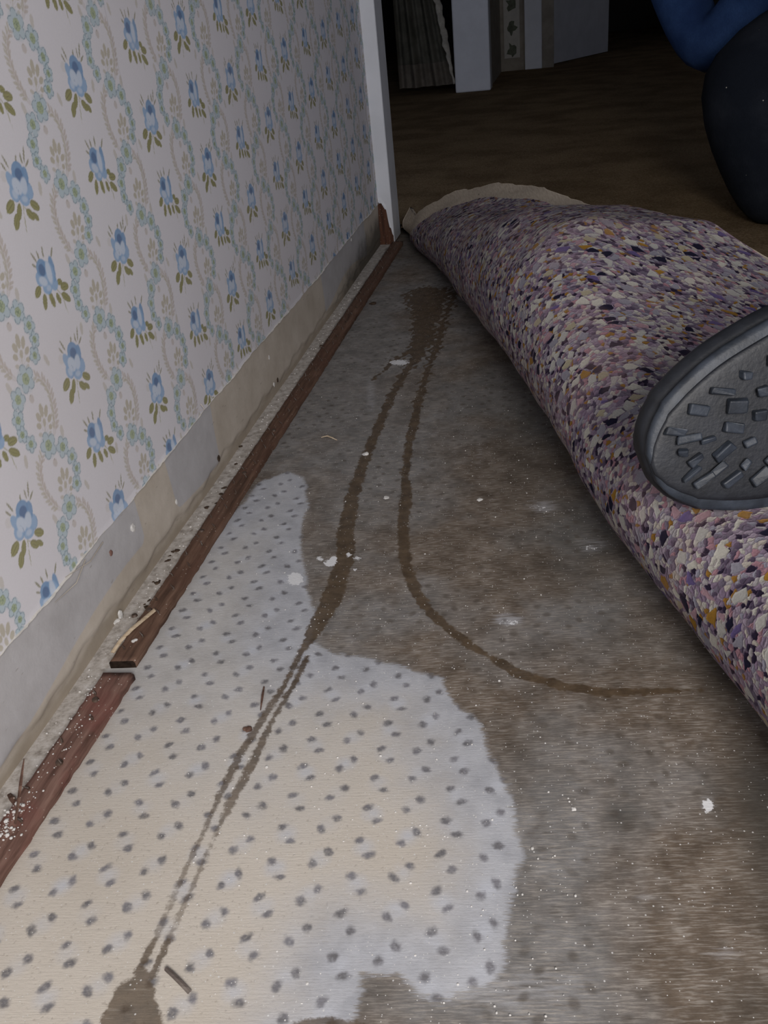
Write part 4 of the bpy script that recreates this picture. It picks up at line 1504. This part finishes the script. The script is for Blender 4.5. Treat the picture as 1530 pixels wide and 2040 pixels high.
def hand(base, fwd, upv, side):
    """joints of a hand: palm, five fingers"""
    f = np.array(fwd) / np.linalg.norm(fwd)
    u = np.array(upv) - f * np.dot(upv, f)
    u /= np.linalg.norm(u)
    r = np.cross(f, u) * side
    j, e = {}, []
    j['palm'] = J(base + f * .05, (.024, .016))
    for k, (off, ln) in enumerate(((-.03, .066), (-.01, .078), (.01, .073), (.03, .056))):
        a = base + f * .088 + r * off
        b = a + f * ln * .5 - u * .010
        c = b + f * ln * .38 - u * .024
        j[f'a{k}'], j[f'b{k}'], j[f'c{k}'] = J(a, .0095), J(b, .0085), J(c, .007)
        e += [('palm', f'a{k}'), (f'a{k}', f'b{k}'), (f'b{k}', f'c{k}')]
    a = base + f * .03 - r * .034
    b = a + f * .032 - r * .02 - u * .008
    j['t0'], j['t1'] = J(a, .011), J(b, .0085)
    e += [('palm', 't0'), ('t0', 't1')]
    return j, e


bj = {'pelvis': J(pelvis, .11), 'chest': J(chest, .12), 'neck': J(neck, .052), 'jaw': J(head + np.array([-.03, 0, -.05]), .062), 'head': J(head, .088), 'crown': J(head + np.array([0, 0, .06]), .070),
      'shF': J(shF, .05), 'elbF': J(elbF, .034), 'wrF': J(hanF, .026), 'shN': J(shN, .05), 'elbN': J(elbN, .036), 'wrN': J(hanN, .026),
      'hipL': J(hipL, .07), 'kneeL': J(knee, .052), 'ankL': J(ankle, .036), 'hipR': J(hipR, .07), 'kneeR': J(knee2, .05), 'ankR': J(ankle2, .035)}
be = [('pelvis', 'chest'), ('chest', 'neck'), ('neck', 'jaw'), ('jaw', 'head'), ('head', 'crown'), ('chest', 'shF'), ('shF', 'elbF'), ('elbF', 'wrF'), ('chest', 'shN'), ('shN', 'elbN'), ('elbN', 'wrN'),
      ('pelvis', 'hipL'), ('hipL', 'kneeL'), ('kneeL', 'ankL'), ('pelvis', 'hipR'), ('hipR', 'kneeR'), ('kneeR', 'ankR')]
for tagk, w0, e0, sd in (('F', hanF, elbF, 1), ('N', hanN, elbN, -1)):
    hj, he = hand(w0, w0 - e0, np.array([0, 0, 1.0]), sd)
    for k, v in hj.items():
        bj[tagk + k] = v
    be += [(tagk + a, tagk + b) for a, b in he] + [('wr' + tagk, tagk + 'palm')]
skin_mesh('body', bj, be, 'pelvis', M_SKIN, person_root)
bm = bmesh.new()
bmesh.ops.create_uvsphere(bm, u_segments=24, v_segments=14, radius=.105, matrix=Matrix.Translation(Vector(head + np.array([.035, 0, .06]))) @ Matrix.Diagonal((.92, .88, .82, 1)))
from_bm('hair', bm, M_HAIR, person_root, smooth=True)


bm = bmesh.new()
tube(bm, [Vector(head + np.array([-.078, 0, .02])), Vector(head + np.array([-.098, 0, -.012])), Vector(head + np.array([-.08, 0, -.02]))], [.008, .014, .008], 8)
from_bm('nose', bm, M_SKIN, person_root, smooth=True)
for q in (-1, 1):
    bm = bmesh.new()
    bmesh.ops.create_uvsphere(bm, u_segments=12, v_segments=8, radius=.012, matrix=Matrix.Translation(Vector(head + np.array([-.072, q * .031, .018]))) @ Matrix.Diagonal((.8, 1.2, .7, 1)))
    from_bm('eye', bm, M_DIRT, person_root, smooth=True)
    bm = bmesh.new()
    bmesh.ops.create_uvsphere(bm, u_segments=12, v_segments=8, radius=.03, matrix=Matrix.Translation(Vector(head + np.array([.0, q * .084, -.005]))) @ Matrix.Diagonal((.6, .3, 1, 1)))
    from_bm('ear', bm, M_SKIN, person_root, smooth=True)
bm = bmesh.new()
tube(bm, [Vector(head + np.array([-.078, -.024, -.055])), Vector(head + np.array([-.092, 0, -.053])), Vector(head + np.array([-.078, .024, -.055]))], [.003, .006, .003], 8)
from_bm('mouth', bm, mat_plain('lips', (0.30, 0.13, 0.11), 0.6, 0.3), person_root, smooth=True)


# shoes: rounded last swept from toe to heel; sole with worn lugs facing the camera
def loft(bm, secs, seg=24):
    rings = []
    for (c, ax, bx, ra, rb, pw) in secs:
        ring = []
        for k in range(seg):
            a = 2 * math.pi * k / seg
            ca, sa = math.cos(a), math.sin(a)
            ring.append(bm.verts.new(Vector(c) + Vector(ax) * (ra * math.copysign(abs(ca) ** pw, ca)) + Vector(bx) * (rb * math.copysign(abs(sa) ** pw, sa))))
        rings.append(ring)
    for i in range(len(rings) - 1):
        for k in range(seg):
            bm.faces.new((rings[i][k], rings[i][(k + 1) % seg], rings[i + 1][(k + 1) % seg], rings[i + 1][k]))
    bm.faces.new(rings[0][::-1])
    bm.faces.new(rings[-1])


def shoe(toe, heel, sole_n, width, length):
    """toe/heel points of the middle of the sole face, sole_n pointing out of the sole"""
    root = bpy.data.objects.new('shoe', None)
    COL.objects.link(root)
    root.parent = person_root
    f = Vector(heel) - Vector(toe)
    f.normalize()
    n_ = Vector(sole_n)
    n_ = (n_ - f * n_.dot(f)).normalized()
    s_ = f.cross(n_).normalized()
    T = Vector(toe)
    key = [(0.0, .10), (.004, .28), (.012, .46), (.03, .70), (.06, .89), (.10, 1.0), (.14, .98), (.18, .82), (.22, .74), (.26, .76), (length - .02, .66), (length - .004, .40), (length, .16)]
    ll = np.unique(np.concatenate([np.linspace(0, .02, 9), np.linspace(.02, length - .02, 34), np.linspace(length - .02, length, 9)]))
    ww = np.interp(ll, [k_[0] for k_ in key], [k_[1] for k_ in key])
    for _ in range(2):
        ww[3:-3] = (ww[2:-4] + ww[3:-3] * 2 + ww[4:-2]) / 4
    stations = [(float(a), float(b)) for a, b in zip(ll, ww)]

    def slab(name, n0, n1, grow, mat):
        bm = bmesh.new()
        secs = []
        for l, w_ in stations:
            c = T + f * l + n_ * ((n0 + n1) / 2)
            secs.append((c, s_, n_, max(.004, width / 2 * w_ + grow), abs(n1 - n0) / 2, .55))
        loft(bm, secs)
        return from_bm(name, bm, mat, root, smooth=True)
    slab('welt', -.034, -.009, .0085, M_RUB)
    slab('midsole_groove', -.013, -.004, .001, M_RUBG)
    sole = slab('sole', -.008, .001, .0045, M_RUBG)
    slab('sole_pan', -.002, .0022, -.0035, M_RUB)
    bm = bmesh.new()
    secs = []
    for (l, w_, h_) in ((0.004, .30, .020), (.03, .66, .036), (.07, .86, .048), (.12, .90, .060), (.17, .74, .082), (.21, .66, .10), (.25, .64, .11), (length - .008, .50, .105)):
        secs.append((T + f * l - n_ * (.022 + h_ / 2), s_, n_, width / 2 * w_, h_ / 2 + .008, .8))
    loft(bm, secs)
    from_bm('upper', bm, M_RUB, root, smooth=True)
    # lugs
    r = random.Random(5)
    for i in range(14):
        l = .020 + i * .017
        wl = np.interp(l, [s[0] for s in stations], [s[1] for s in stations]) * width / 2 - .012
        for jj, q in enumerate((-.86, -.52, -.18, .18, .52, .84)):
            if abs(q) * wl < .002:
                continue
            bm = bmesh.new()
            c = T + f * (l + .006 * (jj % 2)) + s_ * (q * wl) + n_ * .0045
            if r.random() < .07:
                continue
            lx, ly = r.uniform(.0035, .0078), min(.0042, wl * r.uniform(.06, .12))
            M3 = Matrix((f, s_, n_)).transposed().to_4x4()
            a = (.3 if jj < 3 else -.3) + r.uniform(-.25, .25)
            tilt = Matrix.Rotation(r.uniform(-.3, .3), 4, 'X')
            bmesh.ops.create_cube(bm, size=1, matrix=Matrix.Translation(c) @ M3 @ Matrix.Rotation(a, 4, 'Z') @ tilt @ Matrix.Diagonal((lx * 2, ly * 2, .0048, 1)))
            for v in bm.verts:
                v.co += Vector((r.uniform(-.0012, .0012), r.uniform(-.0012, .0012), r.uniform(-.0006, .0006)))
            bevel_all(bm, .0010, 2)
            from_bm('lug', bm, M_RUBG, sole)
    return root


sh_toe = atd(1300, 935, 0.56)
sh_heel = atd(1900, 690, 0.54)
view = Vector(CAM) - Vector((sh_toe + sh_heel) / 2)
shoe(sh_toe, sh_heel, view.normalized() + Vector((0, 0, -.30)), .112, .285)
# other shoe, below the far leg
shoe(ankle + np.array([.27, .02, -.05]), ankle + np.array([-.01, .0, -.05]), Vector((0, 0, -1)), .10, .285)
